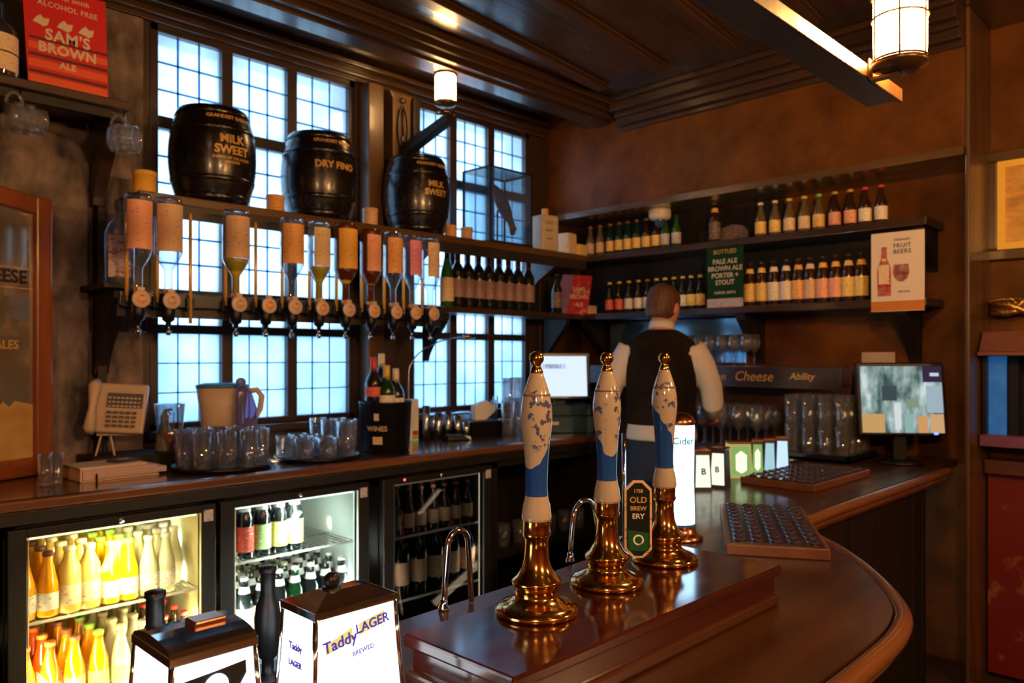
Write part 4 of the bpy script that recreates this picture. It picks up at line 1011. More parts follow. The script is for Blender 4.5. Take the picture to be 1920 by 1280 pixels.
# posters
q0, q1 = at(1327, 589, X=3.60), at(1394, 589, X=3.60)
yc = (q0.y+q1.y)/2; wd = q0.y-q1.y
t = thing('green_poster', 'dark green beer menu poster standing between the bottles of the lower back shelf', 'poster', (3.60,yc,S2))
mb = MB(); mb.box(-.004,-wd/2,0, 0,wd/2,.325); obj('poster_board', mb, pbr('dark_green_card', (.008,.050,.018), .7, spec=.2), t)
mb = MB(); mb.box(-.006,-wd/2,0, -.001,wd/2,.045); obj('poster_foot', mb, M['lab_grey'], t)
CR = pbr('cream_print', (.70,.58,.45), .6)
text('BOTTLED', .030, M['goldpaint'], t, (-.0045,0,.285), FACE_X, .0005)
for i, s_ in enumerate(['PALE ALE','BROWN ALE','PORTER +','STOUT']): text(s_, .034, CR, t, (-.0045,0,.235-.036*i), FACE_X, .0010)
text('SAMUEL SMITH', .018, CR, t, (-.0045,0,.075), FACE_X, .0004)
q0, q1 = at(1633, 580, X=3.572), at(1733, 580, X=3.572)
yc = (q0.y+q1.y)/2; wd = q0.y-q1.y; zb = at(1683, 583, X=3.572).z; zt = at(1683, 434, X=3.572).z; hh = zt-zb
t = thing('fruit_beer_poster', 'white poster of a red bottle and glass at the right end of the shelves', 'poster', (3.579,yc,zb))
mb = MB(); mb.box(-.004,-wd/2,0, 0,wd/2,hh); obj('poster_board', mb, pbr('cream_card', (.80,.68,.56), .5), t)
mb = MB(); mb.box(-.005,-wd/2,.002, -.001,wd/2,.045); obj('orange_band', mb, pbr('orange_band', (.62,.20,.03), .5), t)
mb = MB(); pr = [(.0,.0),(.028,.0),(.029,.10),(.027,.125),(.012,.165),(.011,.215),(0,.216)]
poly = [(-r,z) for r, z in pr]+[(r,z) for r, z in reversed(pr)]
mb.slab(poly, 'x', -.0015, 0); obj('printed_bottle', mb, pbr('printed_red_bottle', (.42,.03,.02), .4, col2=(.6,.25,.18), scale=30), t, loc=(-.004,wd/2-.055,.068))
mb = MB(); mb.slab([(-.026,.025),(-.034,.05),(-.030,.085),(.030,.085),(.034,.05),(.026,.025),(.01,.01),(-.01,.01)], 'x', -.0015, 0); obj('printed_glass', mb, pbr('printed_red_glass', (.25,.02,.03), .4, col2=(.5,.35,.3), scale=30), t, loc=(-.004,wd/2-.125,.118))
mb = MB(); mb.box(-.0035,-.022,.075, 0,.022,.16); mb.box(-.0035,-.009,.176, 0,.009,.19); obj('printed_label', mb, M['lab_cream'], t, loc=(-.004,wd/2-.055,.045))
for i, (s_, sz) in enumerate([('ORGANIC',.014),('FRUIT',.026),('BEERS',.026)]): text(s_, sz, NV, t, (-.0045,-.020,hh-.035-.026*i), FACE_X, .0003, spacing=1.1)
text('delicious', .014, NV, t, (-.0045,-.028,.085), FACE_X, .0001)

# wine shelf under the window
yw = 2.985
xs = [at(px, 585, Y=yw).x for px in [838,858,877,897,916,935,953,971,990]]
for i, x in enumerate(xs):
    if i == 0: bottle('hock', (x,yw,1.6005), M['greenglass'], M['lab_cream'], None, 'green white-wine bottle at the left end of the wine shelf', None, lz=(.03,.15))
    else: bottle('wine', (x,yw,1.6005), M['wineglass_dark'], M['lab_maroon'], M['cap_wine'], 'red wine bottle, %s from left of the eight dark ones on the wine shelf' % ORD[i-1], 'red wine bottles on the wine shelf')
# promo card in the corner
q = at(1040, 588, Y=3.0)
t = thing('tent_card', 'red and purple folded card standing in the shelf corner', 'card', (at(1068,588,Y=2.965).x, 2.965, 1.6005), -.30)
mb = MB(); mb.slab([(-.02,0),(.125,0),(.16,.235),(.03,.235)], 'y', -.002, .0); obj('card_front', mb, pbr('red_card', (.50,.02,.03), .5, col2=(.65,.25,.22), scale=20, lo=.55, hi=.6), t)
mb = MB(); mb.slab([(-.13,0),(-.02,0),(.03,.235),(-.045,.235)], 'y', 0, .002); obj('card_side', mb, pbr('purple_card', (.26,.16,.42), .5, var=.3), t)
for i, s_ in enumerate(["SAM'S",'BROWN','ALE']): text(s_, .034, CR, t, (.065,-.0025,.15-.045*i), FACE_Y, .0008)
bottle('ale', (at(1044,588,Y=2.935).x, 2.935, 1.6005), M['wineglass_dark'], M['lab_dark'], M['cap_black'], 'single slim dark bottle standing in front of the purple and red card', None, lz=(.03,.12))
q = at(1108, 592, Y=2.93)
t = thing('small_tin', 'small square pale tin at the right end of the wine shelf', 'tin', (q.x,2.93,1.6005), .1)
mb = MB(); mb.box(-.035,-.02,0, .035,.02,.05); obj('tin_body', mb, M['lab_tan'], t, bevel=.004)
mb = MB(); mb.box(-.036,-.021,.05, .036,.021,.057); obj('tin_lid', mb, M['lab_grey'], t, bevel=.002)

# ---------------------------------------------------------------- barrels and the small things on the long shelf
BS = 1.9405
def bR(z, R=.163, H=.365):
    u = (z/H-.5)*2; return R*(1-.20*u*u-.02*u**4)
def barrel(x, label, lines, az, rz=0):
    t = thing('sherry_barrel', label, 'barrel', (x,2.968,BS), 0, 'black sherry barrels on the long shelf')
    H = .365; prof = [(0,.012),(bR(0)-.012,.012),(bR(0)-.010,0),(bR(0),0)]
    prof += [(bR(H*i/24),H*i/24) for i in range(1,25)]
    prof += [(bR(H)-.010,H),(bR(H)-.012,H-.012),(0,H-.012)]
    mb = MB(); mb.lathe(prof, 40); obj('staves', mb, M['barrel'], t)
    for z0, z1 in [(.004,.030),(.075,.095),(.270,.290),(.335,.361)]:
        mb = MB(); mb.lathe([(bR(z0)+.0005,z0),(bR(z0)+.0025,z0+.001),(bR(z1)+.0025,z1-.001),(bR(z1)+.0005,z1)], 40); obj('hoop', mb, M['barrel'], t)
    for s_, z, sz, b_ in lines: wrap(s_, sz, M['goldpaint'], t, bR, az, z, b_)
    mb = MB()
    if az is not None: pass
    return t
def camang(x, y): return math.atan2(-y, -x)
a1_ = camang(1.333, 2.968)
barrel(1.337, 'largest-looking black sherry barrel, left of three, gold MILK SWEET lettering', [('GRANDEST SHERRY',.318,.020,.0006),('MILK',.232,.044,.0015),('SWEET',.190,.044,.0015),('SHERRY OF THE HOUSE',.160,.014,.0003),('LONDON',.145,.013,.0003)], a1_+.45)
barrel(1.812, 'middle black sherry barrel, gold DRY FINO lettering', [('GRANDEST SHERRY',.318,.020,.0006),('DRY FINO',.215,.040,.0015)], camang(1.81,2.968)+.45)
barrel(2.350, 'rightmost black sherry barrel standing under the wooden lamp arm', [('GRANDEST SHERRY',.318,.020,.0006),('MILK',.222,.040,.0015),('SWEET',.182,.040,.0015)], camang(2.35,2.968)+.62)
def pot(label, px, py, r, h, mat, Yp=2.93, lid=None, cat='tin'):
    q = at(px, py, Y=Yp)
    t = thing('small_tin', label, cat, (q.x,Yp,BS))
    mb = MB(); mb.lathe([(0,0),(r,0),(r,.003),(r,h),(0,h)], 24); obj('tin_body', mb, mat, t)
    mb = MB(); mb.lathe([(r+.0008,h-.012),(r+.0015,h-.011),(r+.0015,h+.002),(r*.9,h+.004),(0,h+.004)], 24); obj('tin_lid', mb, lid or mat, t); return t
pot('yellow-gold tin on the left end of the long shelf above the optics', 271, 350, .040, .085, M['lab_goldy'], 2.95)
pot('orange-brown tin between the first two barrels', 516, 388, .036, .070, M['lab_orange'], 2.93)
pot('tall pale tin between the second and third barrels', 694, 415, .034, .080, M['lab_tan'], 2.93)
pot('small brown tin just right of the third barrel', 845, 440, .030, .062, M['lab_orange'], 2.93)
pot('second small brown tin, left of the glass bird case', 875, 444, .030, .062, M['lab_tan'], 2.92)
# glass case with parrot
X0, X1, Y0, Y1, Z0, Z1 = 2.744, 3.052, 2.862, 3.068, BS, 2.335
bc = thing('bird_case', 'dark-edged glass display case on the long shelf, holding a stuffed parrot', 'display case', (X0,Y0,Z0))
mb = MB(); e = .0045; WX, WYd, HZ = X1-X0, Y1-Y0, Z1-Z0
for x in (0, WX):
    for y in (0, WYd): mb.box(x-e,y-e,0, x+e,y+e,HZ)
for z in (e, HZ-e):
    for y in (0, WYd): mb.box(-e,y-e,z-e, WX+e,y+e,z+e)
    for x in (0, WX): mb.box(x-e,-e,z-e, x+e,WYd+e,z+e)
obj('case_frame', mb, M['black'], bc)
mb = MB(); mb.box(-.006,-.006,0, WX+.006,WYd+.006,.012); obj('case_base', mb, M['panel'], bc)
CG = clear('case_glass', (.86,.96,1.0), refl=.5, body=.03, bodycol=(.35,.65,.9))
for nm, b_ in [('glass_side',(e,-.001,.012,WX-e,.001,HZ-e)),('glass_side',(e,WYd-.001,.012,WX-e,WYd+.001,HZ-e)),('glass_side',(-.001,e,.012,.001,WYd-e,HZ-e)),('glass_side',(WX-.001,e,.012,WX+.001,WYd-e,HZ-e)),('glass_top',(e,e,HZ-.002,WX-e,WYd-e,HZ))]:
    mb = MB(); mb.box(*b_); obj(nm, mb, CG, bc)
pa = thing('stuffed_parrot', 'grey stuffed parrot with a red tail perched inside the glass case', 'bird', (2.895,2.965,Z0+.0125), -.75)
G1 = pbr('grey_feathers', (.13,.11,.14), .7, col2=(.05,.045,.06), scale=60, bump=.5, bscale=150)
mb = MB()
def circ(c, d, rx, ry, n=14):
    d = Vector(d).normalized(); a = d.cross(Vector((0,1,0))).normalized(); b_ = d.cross(a)
    return [tuple(Vector(c)+a*rx*math.cos(2*PI*i/n)+b_*ry*math.sin(2*PI*i/n)) for i in range(n)]
spn = [((-.052,0,.292),(1,0,.3),.004,.004),((-.045,0,.300),(1,0,.1),.018,.017),((-.030,0,.302),(1,0,-.3),.025,.023),((-.012,0,.290),(1,0,-1),.026,.024),((.005,0,.265),(.6,0,-1),.030,.028),((.020,0,.235),(.5,0,-1),.036,.032),((.036,0,.195),(.5,0,-1),.036,.031),((.054,0,.155),(.5,0,-1),.028,.024),((.070,0,.120),(.5,0,-1),.016,.013),((.078,0,.100),(.5,0,-1),.008,.006)]
mb.loft([circ(*s_) for s_ in spn]); obj('body', mb, G1, pa)
mb = MB(); mb.tube([(-.052,0,.298),(-.066,0,.290),(-.068,0,.276),(-.062,0,.268)], [.010,.008,.005,.001], 8); obj('beak', mb, M['black'], pa)
for s_ in (-1, 1):
    mb = MB(); mb.loft([circ((.012,s_*.028,.255),(.5,0,-1),.018,.006),circ((.034,s_*.034,.205),(.5,0,-1),.026,.007),circ((.062,s_*.028,.145),(.55,0,-1),.018,.006),circ((.100,s_*.016,.075),(.5,0,-1),.004,.003)]); obj('wing', mb, G1, pa)
mb = MB(); mb.loft([circ((.066,0,.130),(.2,0,-1),.014,.010),circ((.078,0,.090),(.2,0,-1),.016,.006),circ((.084,0,.050),(.2,0,-1),.014,.004)]); obj('tail', mb, pbr('red_tail_feathers', (.45,.03,.03), .6), pa)
mb = MB()
for s_ in (-1,1): mb.tube([(.010,s_*.012,.205),(.002,s_*.012,.175)], .005, 6)
obj('legs', mb, M['lab_grey'], pa)
st_ = thing('perch', 'wooden T-shaped perch under the stuffed parrot', 'perch', (2.895,2.965,Z0+.0125), -.75)
mb = MB(); mb.lathe([(0,0),(.035,0),(.035,.006),(.006,.010),(0,.010)], 20); mb.tube([(0,0,.008),(0,0,.165)], .005, 8); mb.tube([(0,-.05,.167),(0,.05,.167)], .006, 8); obj('perch_wood', mb, M['shelf'], st_)
# square cream flagon & parcels
q = at(1022, 468, Y=2.93)
t = thing('square_flagon', 'square cream stoneware flagon with cork beside the bird case', 'flagon', (q.x+.005,2.935,BS), -.12)
mb = MB(); mb.box(-.062,-.05,0, .062,.05,.205); obj('flagon_body', mb, M['lab_cream'] if False else pbr('cream_stoneware', (.62,.50,.36), .4, var=.1), t, bevel=.012)
mb = MB(); mb.lathe([(.02,.203),(.018,.22),(.019,.222),(.019,.245),(0,.246)], 16); obj('cork', mb, M['lab_orange'], t)
for i, (s_, sz) in enumerate([('OLD',.030),('PORT',.022),('WINE',.016)]): text(s_, sz, M['lab_dark'], t, (-.008,-.0505,.16-.045*i), FACE_Y, .0004)
q = at(1067, 472, Y=2.95)
for i, (dx, h_, w_) in enumerate([(-.02,.13,.05),(.075,.075,.045)]):
    t = thing('small_parcel', ['taller cream parcel right beside the square flagon','low yellowish parcel at the corner end of the long shelf'][i], 'parcel', (q.x+dx,2.95,BS), .15)
    mb = MB(); mb.frustum((-w_,-.045,w_,.045,0),(-w_*.85,-.04,w_*.85,.04,h_)); obj('parcel_body', mb, [M['lab_cream'],M['lab_yellow']][i], t, bevel=.006)
# white dome on the underside of the bulkhead
q = at(1237, 392, X=3.62)
t = thing('dome_camera', 'round white dome fitting under the bulkhead above the back shelf', 'dome camera', (3.62,q.y,2.1645))
mb = MB(); mb.lathe([(0,0),(.058,0),(.062,-.010),(.060,-.045),(.050,-.056),(0,-.058)], 28); obj('housing', mb, pbr('cream_white_housing', (.70,.60,.52), .4), t)
mb = MB(); mb.lathe([(.028,-.058),(.026,-.085),(.014,-.098),(0,-.100)], 20); obj('lens_dome', mb, pbr('dark_blue_dome', (.04,.07,.13), .1), t)

# ---------------------------------------------------------------- optics along the window
OP = thing('optics_rail', 'black rail across the window carrying the spirit optics', 'rail', (0,0,0))
mb = MB(); mb.box(.93,2.775,1.525, 2.36,2.80,1.575); obj('rail_bar', mb, pbr('dark_blue_black_rail', (.012,.02,.035), .35), OP, bevel=.003)
mb = MB(); mb.box(.93,2.80,1.49, 2.36,2.812,1.53); obj('rail_bar', mb, M['iron'], OP)
for x in (1.12, 1.62, 2.30):
    mb = MB(); mb.box(x-.008,2.812,1.53, x+.008,3.10,1.545); mb.box(x-.008,3.085,1.44, x+.008,3.10,1.56); obj('wall_bracket', mb, M['iron'], OP)
OPX = [263,320,367,447,503,552,603,653,700,742,778,812]
# label, body, liquid(or None), height scale, radius
OPS = [('gin bottle with an orange-red square label','spirit','lab_salmon',None,.044,.30),('large gin bottle with a tan label, second from left','spirit','lab_tan',None,.046,.30),None,
       ('squarish bottle with a tan label and yellow liqueur in its neck','spirit','lab_tan','yellowliq',.048,.29),None,
       ('round clear bottle with a golden oval label','spirit','lab_orange',None,.046,.29),('clear bottle with a torn-edge cream label and yellow neck','spirit','lab_cream','yellowliq',.045,.29),
       ('dark rum bottle with a broad yellow label','amber','lab_goldy','yellowliq',.048,.30),('dark bottle with a pinkish label and yellow neck','amber','lab_salmon','yellowliq',.044,.29),
       ('bottle with an orange-brown label, third from the right','spirit','lab_orange',None,.042,.29),('bottle with a bright pink label','spirit','lab_pink',None,.042,.29),('bottle with a cream label, last optic on the right','spirit','lab_cream',None,.042,.29)]
DISC = pbr('pink_cream_badge', (.66,.46,.38), .4)
OD = ['first','second','third','fourth','fifth','sixth','seventh','eighth','ninth','tenth','eleventh','last']
yo = 2.72
for i, px in enumerate(OPX):
    x = at(px, 570, Y=yo).x
    t = thing('optic_measure', '%s optic from left on the black rail%s' % (OD[i], ', its gold rod bare' if i == 2 else (', with no bottle in it' if i == 4 else '')), 'optic', (x,yo,1.50), 0, 'spirit optics on the rail')
    rodm = M['gold']
    mb = MB(); dx = -.028 if i != 2 else 0
    mb.tube([(dx,.045,-.03 if i == 2 else .04),(dx,.045,.34)], [.0065,.0065], 8); mb.lathe([(.0065,.34),(.0035,.362),(0,.365)], 8, c=(dx,.045,0)); obj('support_rod', mb, rodm, t)
    mb = MB(); mb.box(dx-.014,.040,.02, dx+.014,.055,.06); obj('rail_clip', mb, M['black'], t, bevel=.002)
    if i != 2:
        mb = MB(); mb.lathe([(.009,-.045),(.009,-.03),(.020,-.022),(.022,0),(.022,.045),(.016,.055),(.012,.075),(0,.078)], 16, c=(0,.02,0)); obj('measure_chamber', mb, M['black'], t)
        mb = MB(); mb.lathe([(0,0),(.030,0),(.030,.004),(.027,.006),(0,.006)], 24); obj('badge', mb, DISC, t, loc=(0,-.006,.045), rot=(PI/2,0,0))
        mb = MB(); mb.lathe([(0,0),(.015,0),(.015,.002),(0,.002)], 18); obj('badge_centre', mb, M['lab_tan'] if i % 2 else M['lab_orange'], t, loc=(0,-.0125,.045), rot=(PI/2,0,0))
        mb = MB(); mb.lathe([(0,-.075),(.006,-.075),(.010,-.066),(.010,-.06),(.004,-.055),(.004,-.044)], 12, c=(0,.02,0)); obj('pour_tip', mb, M['steel'], t)
        mb = MB(); mb.box(-.012,-.008,.075, .012,.0,.085); obj('badge_bracket', mb, DISC, t)
    if OPS[i]:
        d, gm, lm, liq, R, L_ = OPS[i]
        b_ = thing('spirit_bottle', 'upturned '+d, 'bottle', (x,yo+.02,1.572), random.uniform(0,.5), 'upturned spirit bottles')
        n_ = .014
        mb = MB(); mb.lathe([(n_,0),(n_,.075),(n_*1.3,.085),(R*.75,.110),(R,.135),(R,L_+.015),(R*.93,L_+.028),(R*.4,L_+.024),(0,L_+.024)], 22); obj('bottle_glass', mb, M[gm], b_)
        mb = MB(); mb.lathe([(R+.001,.140),(R+.001,L_+.004)], 26, a0=-3.0, a1=-.35); obj('paper_label', mb, M[lm], b_, rot=(0,0,.10))
        if liq: mb = MB(); mb.lathe([(0,.002),(n_-.001,.002),(n_-.001,.075),(R*.72,.110),(R*.93,.132),(R*.93,.140),(0,.140)], 18); obj('liquor', mb, M[liq], b_)
        mb = MB(); mb.lathe([(0,-.004),(n_+.002,-.004),(n_+.002,.012),(0,.012)], 14); obj('stopper', mb, M['gold'], b_)
# upright bottle on a little shelf at the rail's left end
q = at(224, 532, Y=2.90)
t = thing('bottle_ledge', 'small dark ledge at the left end of the optics', 'shelf', (q.x,2.90,q.z-.02))
mb = MB(); mb.box(-.07,-.06,0, .07,.20,.019); obj('ledge_board', mb, M['panel'], t, bevel=.002)
t2 = corbel(t, 0, .20, 'x', .30, .22, .05, M['panel'], -.001)
t = thing('bottle', 'upright square gin bottle with a pale pink and purple label left of the optics', 'bottle', (q.x,2.90,q.z-.0005), -.3)
mb = MB(); mb.ell([(0,0,0,.048,.042),(0,0,.18,.048,.042),(0,0,.21,.036,.034),(0,0,.23,.015,.015),(0,0,.29,.014,.014)], 20, p=3.5); obj('bottle_glass', mb, M['spirit'], t)
mb = MB(); mb.box(-.035,-.0445,.02, .035,-.0425,.165); obj('paper_label', mb, labelmat('pink_purple_label', (.55,.42,.45), (.40,.08,.16), .54, 30), t)

# bottles in the wine bucket
for i, (px, py, kind, g, l, c, lab) in enumerate([(674,650,'wine','wineglass_dark','lab_red','cap_red','leftmost wine bottle in the black bucket, red capsule'),(704,683,'wine','greendeep','lab_white','cap_yellow','wine bottle with yellow-green capsule in the black bucket'),(726,640,'wine','wineglass_dark','lab_white','cap_cream','tallest bottle in the black bucket, tan capsule'),(756,700,'wine','wineglass_dark','lab_white','cap_cream','rightmost bottle in the black bucket, white label')]):
    dx = [-.062,-.020,.012,.055][i]; dy = [.0,-.035,.045,.0][i]
    z = CT+[.105,.070,.12,.055][i]
    bottle(kind, (bx_+dx,by_+dy,z), M[g], M[l], M[c], lab, 'wine bottles in the black bucket', lz=(.13,.17))
mbk = MB(); mbk.lathe([(0,.02),(.098,.02),(.105,.15),(0,.15)], 24); obj('crushed_ice', mbk, pbr('crushed_ice', (.05,.06,.08), .2, bump=1.0, bscale=60), wb)
# white menu card behind bucket
q = at(757, 745, Y=2.95)
t = thing('white_carton', 'white paper carton with red and green corner behind the wine bucket', 'carton', (q.x,2.95,CT), .1)
mb = MB(); mb.box(-.07,-.03,0, .07,.03,.20); obj('carton_body', mb, M['whitepaper'], t, bevel=.003)
mb = MB(); mb.box(.03,-.0315,.03, .065,-.030,.05); mb.box(.03,-.0315,.01, .065,-.030,.028, 1); obj('printed_corner', mb, [M['cap_red'], M['cap_green']], t)
# arc lamp
p0, p2_ = at(766, 700, Y=3.0), at(890, 630, Y=3.0)
t = thing('arc_lamp', 'thin brass arc lamp curving over the white carton before the second window', 'lamp', (p0.x,3.0,CT))
mb = MB(); pts = [(0,0,0),(0,0,.15),(0.0,0,p0.z-CT)]
for i in range(1, 10):
    u = i/9*PI/2; pts.append(((p2_.x-p0.x)*(1-math.cos(u)), 0, (p0.z-CT)+(p2_.z-p0.z)*math.sin(u)))
mb.tube(pts, .0035, 8); obj('lamp_stem', mb, M['steel'], t)
mb = MB(); mb.tube([pts[-2], pts[-1]], [.010,.013], 10); obj('lamp_head', mb, M['copper'], t)
mb = MB(); mb.lathe([(0,0),(.045,0),(.045,.01),(.006,.014),(0,.014)], 20); obj('lamp_foot', mb, M['steel'], t)
# steel box, napkins, tray, reader
q = at(838, 795, Y=3.05)
t = thing('steel_box', 'rounded steel napkin box in front of the second window', 'box', (q.x,3.05,CT), 0)
mb = MB(); mb.ell([(0,0,0,.145,.07),(0,0,.10,.145,.07),(0,0,.115,.13,.06)], 28, p=4); obj('box_shell', mb, M['steel'], t)
q = at(908, 775, Y=2.93)
t = thing('black_tray', 'black shallow caddy holding paper straws and napkins', 'caddy', (q.x,2.93,CT), -.1)
mb = MB(); mb.frustum((-.115,-.06,.115,.06,0),(-.125,-.07,.125,.07,.075)); obj('caddy_body', mb, M['black'], t, bevel=.004)
t = thing('paper_napkins', 'fan of white paper napkins standing in the black caddy', 'napkins', (q.x-.02,2.935,CT+.0755), -.1)
mb = MB()
mb.slab([(-.05,0),(.02,0),(.10,.055),(.03,.10),(-.05,.08)], 'y', -.02, .02); obj('napkin_stack', mb, M['whitepaper'], t, bevel=.003)
t = thing('bottle_tools', 'small steel tools standing upright in the black caddy', 'tools', (q.x+.075,2.93,CT+.0755))
mb = MB()
for i in range(4): mb.tube([(-.015+.012*i,0,0),(-.02+.018*i,.005*i,.10+.02*(i%2))], .004, 6)
obj('tools', mb, M['steel'], t)
q = at(858, 825, Z=CT)
t = thing('card_reader', 'small black and white card reader lying near the counter edge', 'card reader', (q.x,q.y,CT), -.35)
mb = MB(); mb.frustum((-.06,-.03,.06,.03,0),(-.058,-.027,.02,.027,.028)); obj('reader_body', mb, M['black'], t, bevel=.005)
mb = MB(); mb.frustum((-.0,-.028,.062,.028,.001),(.0,-.026,.058,.026,.020)); obj('reader_keys', mb, M['whitepaper'], t, bevel=.003)

# POS till
q = at(1085, 806, Z=CT)
till = thing('cash_till', 'teal-dark cash till with a bright tilted screen beside the barman', 'till', (3.16,2.76,CT), AZ-PI/2+.10)
mb = MB(); mb.box(-.15,-.12,0, .17,.12,.09); mb.box(-.14,-.10,.09, .16,.10,.15); obj('cash_drawer', mb, pbr('dark_teal_plastic', (.020,.060,.085), .3), till, bevel=.006)
mb = MB(); mb.box(-.12,-.123,.025, .14,-.1205,.075); mb.box(-.07,-.125,.045, -.02,-.123,.062, 1); obj('drawer_front', mb, [pbr('teal_drawer_front', (.03,.09,.12), .3), M['whitepaper']], till)
mb = MB(); mb.box(-.16,-.015,-.125, .16,.015,.125); obj('screen_case', mb, pbr('dark_teal_case', (.015,.04,.06), .3), till, loc=(0,-.05,.300), rot=(-.15,0,0), bevel=.005)
rc = [(-.5,-.5,.5,.5,(.72,.84,1.0),1.0),(-.36,.18,.1,.30,(.55,.68,.95),.9)]
mb, mats = screen_img('till_screen', rc, .280, .215); obj('screen_picture', mb, mats, till, loc=(0,-.0665,.300), rot=(-.15,0,0))
mb = MB(); mb.box(-.03,-.02,.14, .03,.02,.26); obj('screen_neck', mb, M['black'], till)
text('MENU', .030, NV, till, (-.04,-.062,.352), (PI/2-.15,0,0), .0)
# small box right of till etc. skipped (hidden by the barman)

# ---------------------------------------------------------------- fridges
def fridge(n, x0, label, inner, glassm, lightcol, lightp, door=.045, redlight=False, ztop=.862, zsh=(.30,.572)):
    t = thing('bottle_fridge', label, 'fridge', (x0,2.535,0), 0)
    W3, D3, H3 = .605, .50, ztop
    mb = MB(); th = .03
    mb.box(0,.04,.0, th,D3,H3); mb.box(W3-th,.04,0, W3,D3,H3); mb.box(0,D3-.02,0, W3,D3,H3); mb.box(0,.04,0, W3,D3,.10); mb.box(0,.04,H3-th, W3,D3,H3); obj('cabinet', mb, M['fridge'], t)
    e_ = .002
    mb = MB(); mb.box(th,.05,.10+e_, th+.006,D3-.026,H3-th-e_); mb.box(W3-th-.006,.05,.10+e_, W3-th,D3-.026,H3-th-e_); mb.box(th,D3-.026,.10, W3-th,D3-.021,H3-th); mb.box(th,.05,.101, W3-th,D3-.026,.106); mb.box(th,.05,H3-th-.006, W3-th,D3-.026,H3-th-.001); obj('lining', mb, M[inner], t)
    mb = MB(); mb.box(.002,0,.02, .05,.034,H3-.004); mb.box(W3-.05,0,.02, W3-.002,.034,H3-.004); mb.box(.05,0,.02, W3-.05,.034,.10); mb.box(.05,0,H3-.030, W3-.05,.034,H3-.004)
    obj('door_frame', mb, M['fridge'], t, bevel=.002)
    mb = MB(); mb.box(.05,.012,.10, W3-.05,.018,H3-.030); obj('door_glass', mb, glassm, t)
    for xs_ in (.052, W3-.0545):
        mb = MB(); mb.box(xs_,.0,.10, xs_+.0025,.008,H3-.031); obj('door_seal', mb, M[inner], t)
    mb = MB(); mb.lathe([(0,0),(.009,0),(.008,.004),(0,.004)], 16); obj('door_lock', mb, M['steel'], t, loc=(W3*.5,-.0,H3-.016), rot=(PI/2,0,0))
    mb = MB(); mb.box(W3-.044,-.0015,H3-.060, W3-.012,-.0002,H3-.022); obj('sticker', mb, M['lab_grey'], t)
    for zs in zsh:
        mb = MB()
        for k_ in range(24): mb.box(th+.012+k_*.0228,.06,zs-.003, th+.0145+k_*.0228,D3-.03,zs)
        for yy in (.058,.25,.46): mb.box(th+.008,yy,zs-.007, W3-th-.008,yy+.005,zs-.003)
        lip = MB(); lip.box(th+.008,.054,zs-.008, W3-th-.008,.0575,zs+.001); obj('shelf_lip', lip, M['white'], t)
        obj('wire_shelf', mb, M['chrome'] if inner != 'fridgeinner_d' else M['steel'], t)
    if lightp:
        l = bpy.data.lights.new('fridge_light', 'AREA'); l.shape = 'RECTANGLE'; l.size = W3-.12; l.size_y = .03; l.energy = lightp*.75; l.color = lightcol
        o = bpy.data.objects.new('fridge_light', l); COL.objects.link(o); o.location = (x0+W3/2, 2.535+.056, H3-th-.012); o.rotation_euler = Vector((0, .9, -1)).to_track_quat('-Z','X').to_euler()
        mb = MB(); mb.box(th+.02,.044,H3-th-.014, W3-th-.02,.050,H3-th-.007); obj('light_strip', mb, glow('fridge_strip_%d' % n, lightcol, 3 if lightp > 1.5 else .4), t)
        for sd in (0, 1):
            xs_ = th+.007 if sd == 0 else W3-th-.013
            mb = MB(); mb.box(xs_,.042,.12, xs_+.006,.047,H3-th-.01); obj('light_strip', mb, glow('fridge_strip_%d_%d' % (n, sd), lightcol, 2.5 if lightp > .5 else .5), t)
            l = bpy.data.lights.new('fridge_light', 'AREA'); l.shape = 'RECTANGLE'; l.size = .03; l.size_y = .66; l.energy = lightp; l.color = lightcol
            o = bpy.data.objects.new('fridge_light', l); COL.objects.link(o); o.location = (x0+xs_+(.012 if sd == 0 else -.006), 2.535+.050, .46)
            o.rotation_euler = (PI/2, 0, -.75 if sd == 0 else .75)
            o.rotation_euler = Vector((1 if sd == 0 else -1, .9, 0)).to_track_quat('-Z','Z').to_euler()
    if redlight:
        mb = MB(); mb.box(.10,-.003,H3-.018, .108,-.0005,H3-.010); obj('red_light', mb, glow('red_light', (1,.08,.05), 4), t)
    return t
fridge(1, .550, 'left bottle fridge glowing yellow, full of orange and lemon drinks', 'fridgeinner_w', M['fridgeglass'], (1.0,.84,.38), 15)
fridge(2, 1.168, 'middle bottle fridge glowing greenish white, half empty top shelf', 'fridgeinner_g', M['fridgeglass'], (.80,1.0,.90), 15, zsh=(.335,.628))
fridge(3, 1.840, 'right bottle fridge, unlit, dim bottles behind its glass', 'fridgeinner_d', M['darkglass'], (1.0,.7,.45), 1.0, redlight=True, zsh=(.335,.600))
def frow(x0, zs, y, kinds, rowname, shelf, fr):
    n = len(kinds)
    for i, kd in enumerate(kinds):
        if kd is None: continue
        x = x0+.068+(.605-.136)*i/(n-1) if n > 1 else x0+.1
        k_, g, l, c, desc = kd
        R = PROF[k_][0]
        bottle(k_, (x+random.uniform(-.002,.002),y,zs+.0005), M[g], M[l] if l else None, M[c] if c else None, '%s, %s from left in the %s row, %s shelf, %s fridge' % (desc, ORD[i], rowname, shelf, fr), 'drinks on the %s shelf of the %s fridge' % (shelf, fr), rz=random.uniform(0,6), neck=M['lab_white'] if k_ == 'ale' else None)
OJ = ('juice','orangejuice','lab_white','cap_dark','orange bottle'); LE = ('carafe','palejuice','lab_cream','cap_cream','pale lemonade bottle'); YJ = ('juice','yellowjuice','lab_white','cap_green','yellow bottle'); CW = ('juice','clearwater','lab_white','cap_white','clear mixer bottle')
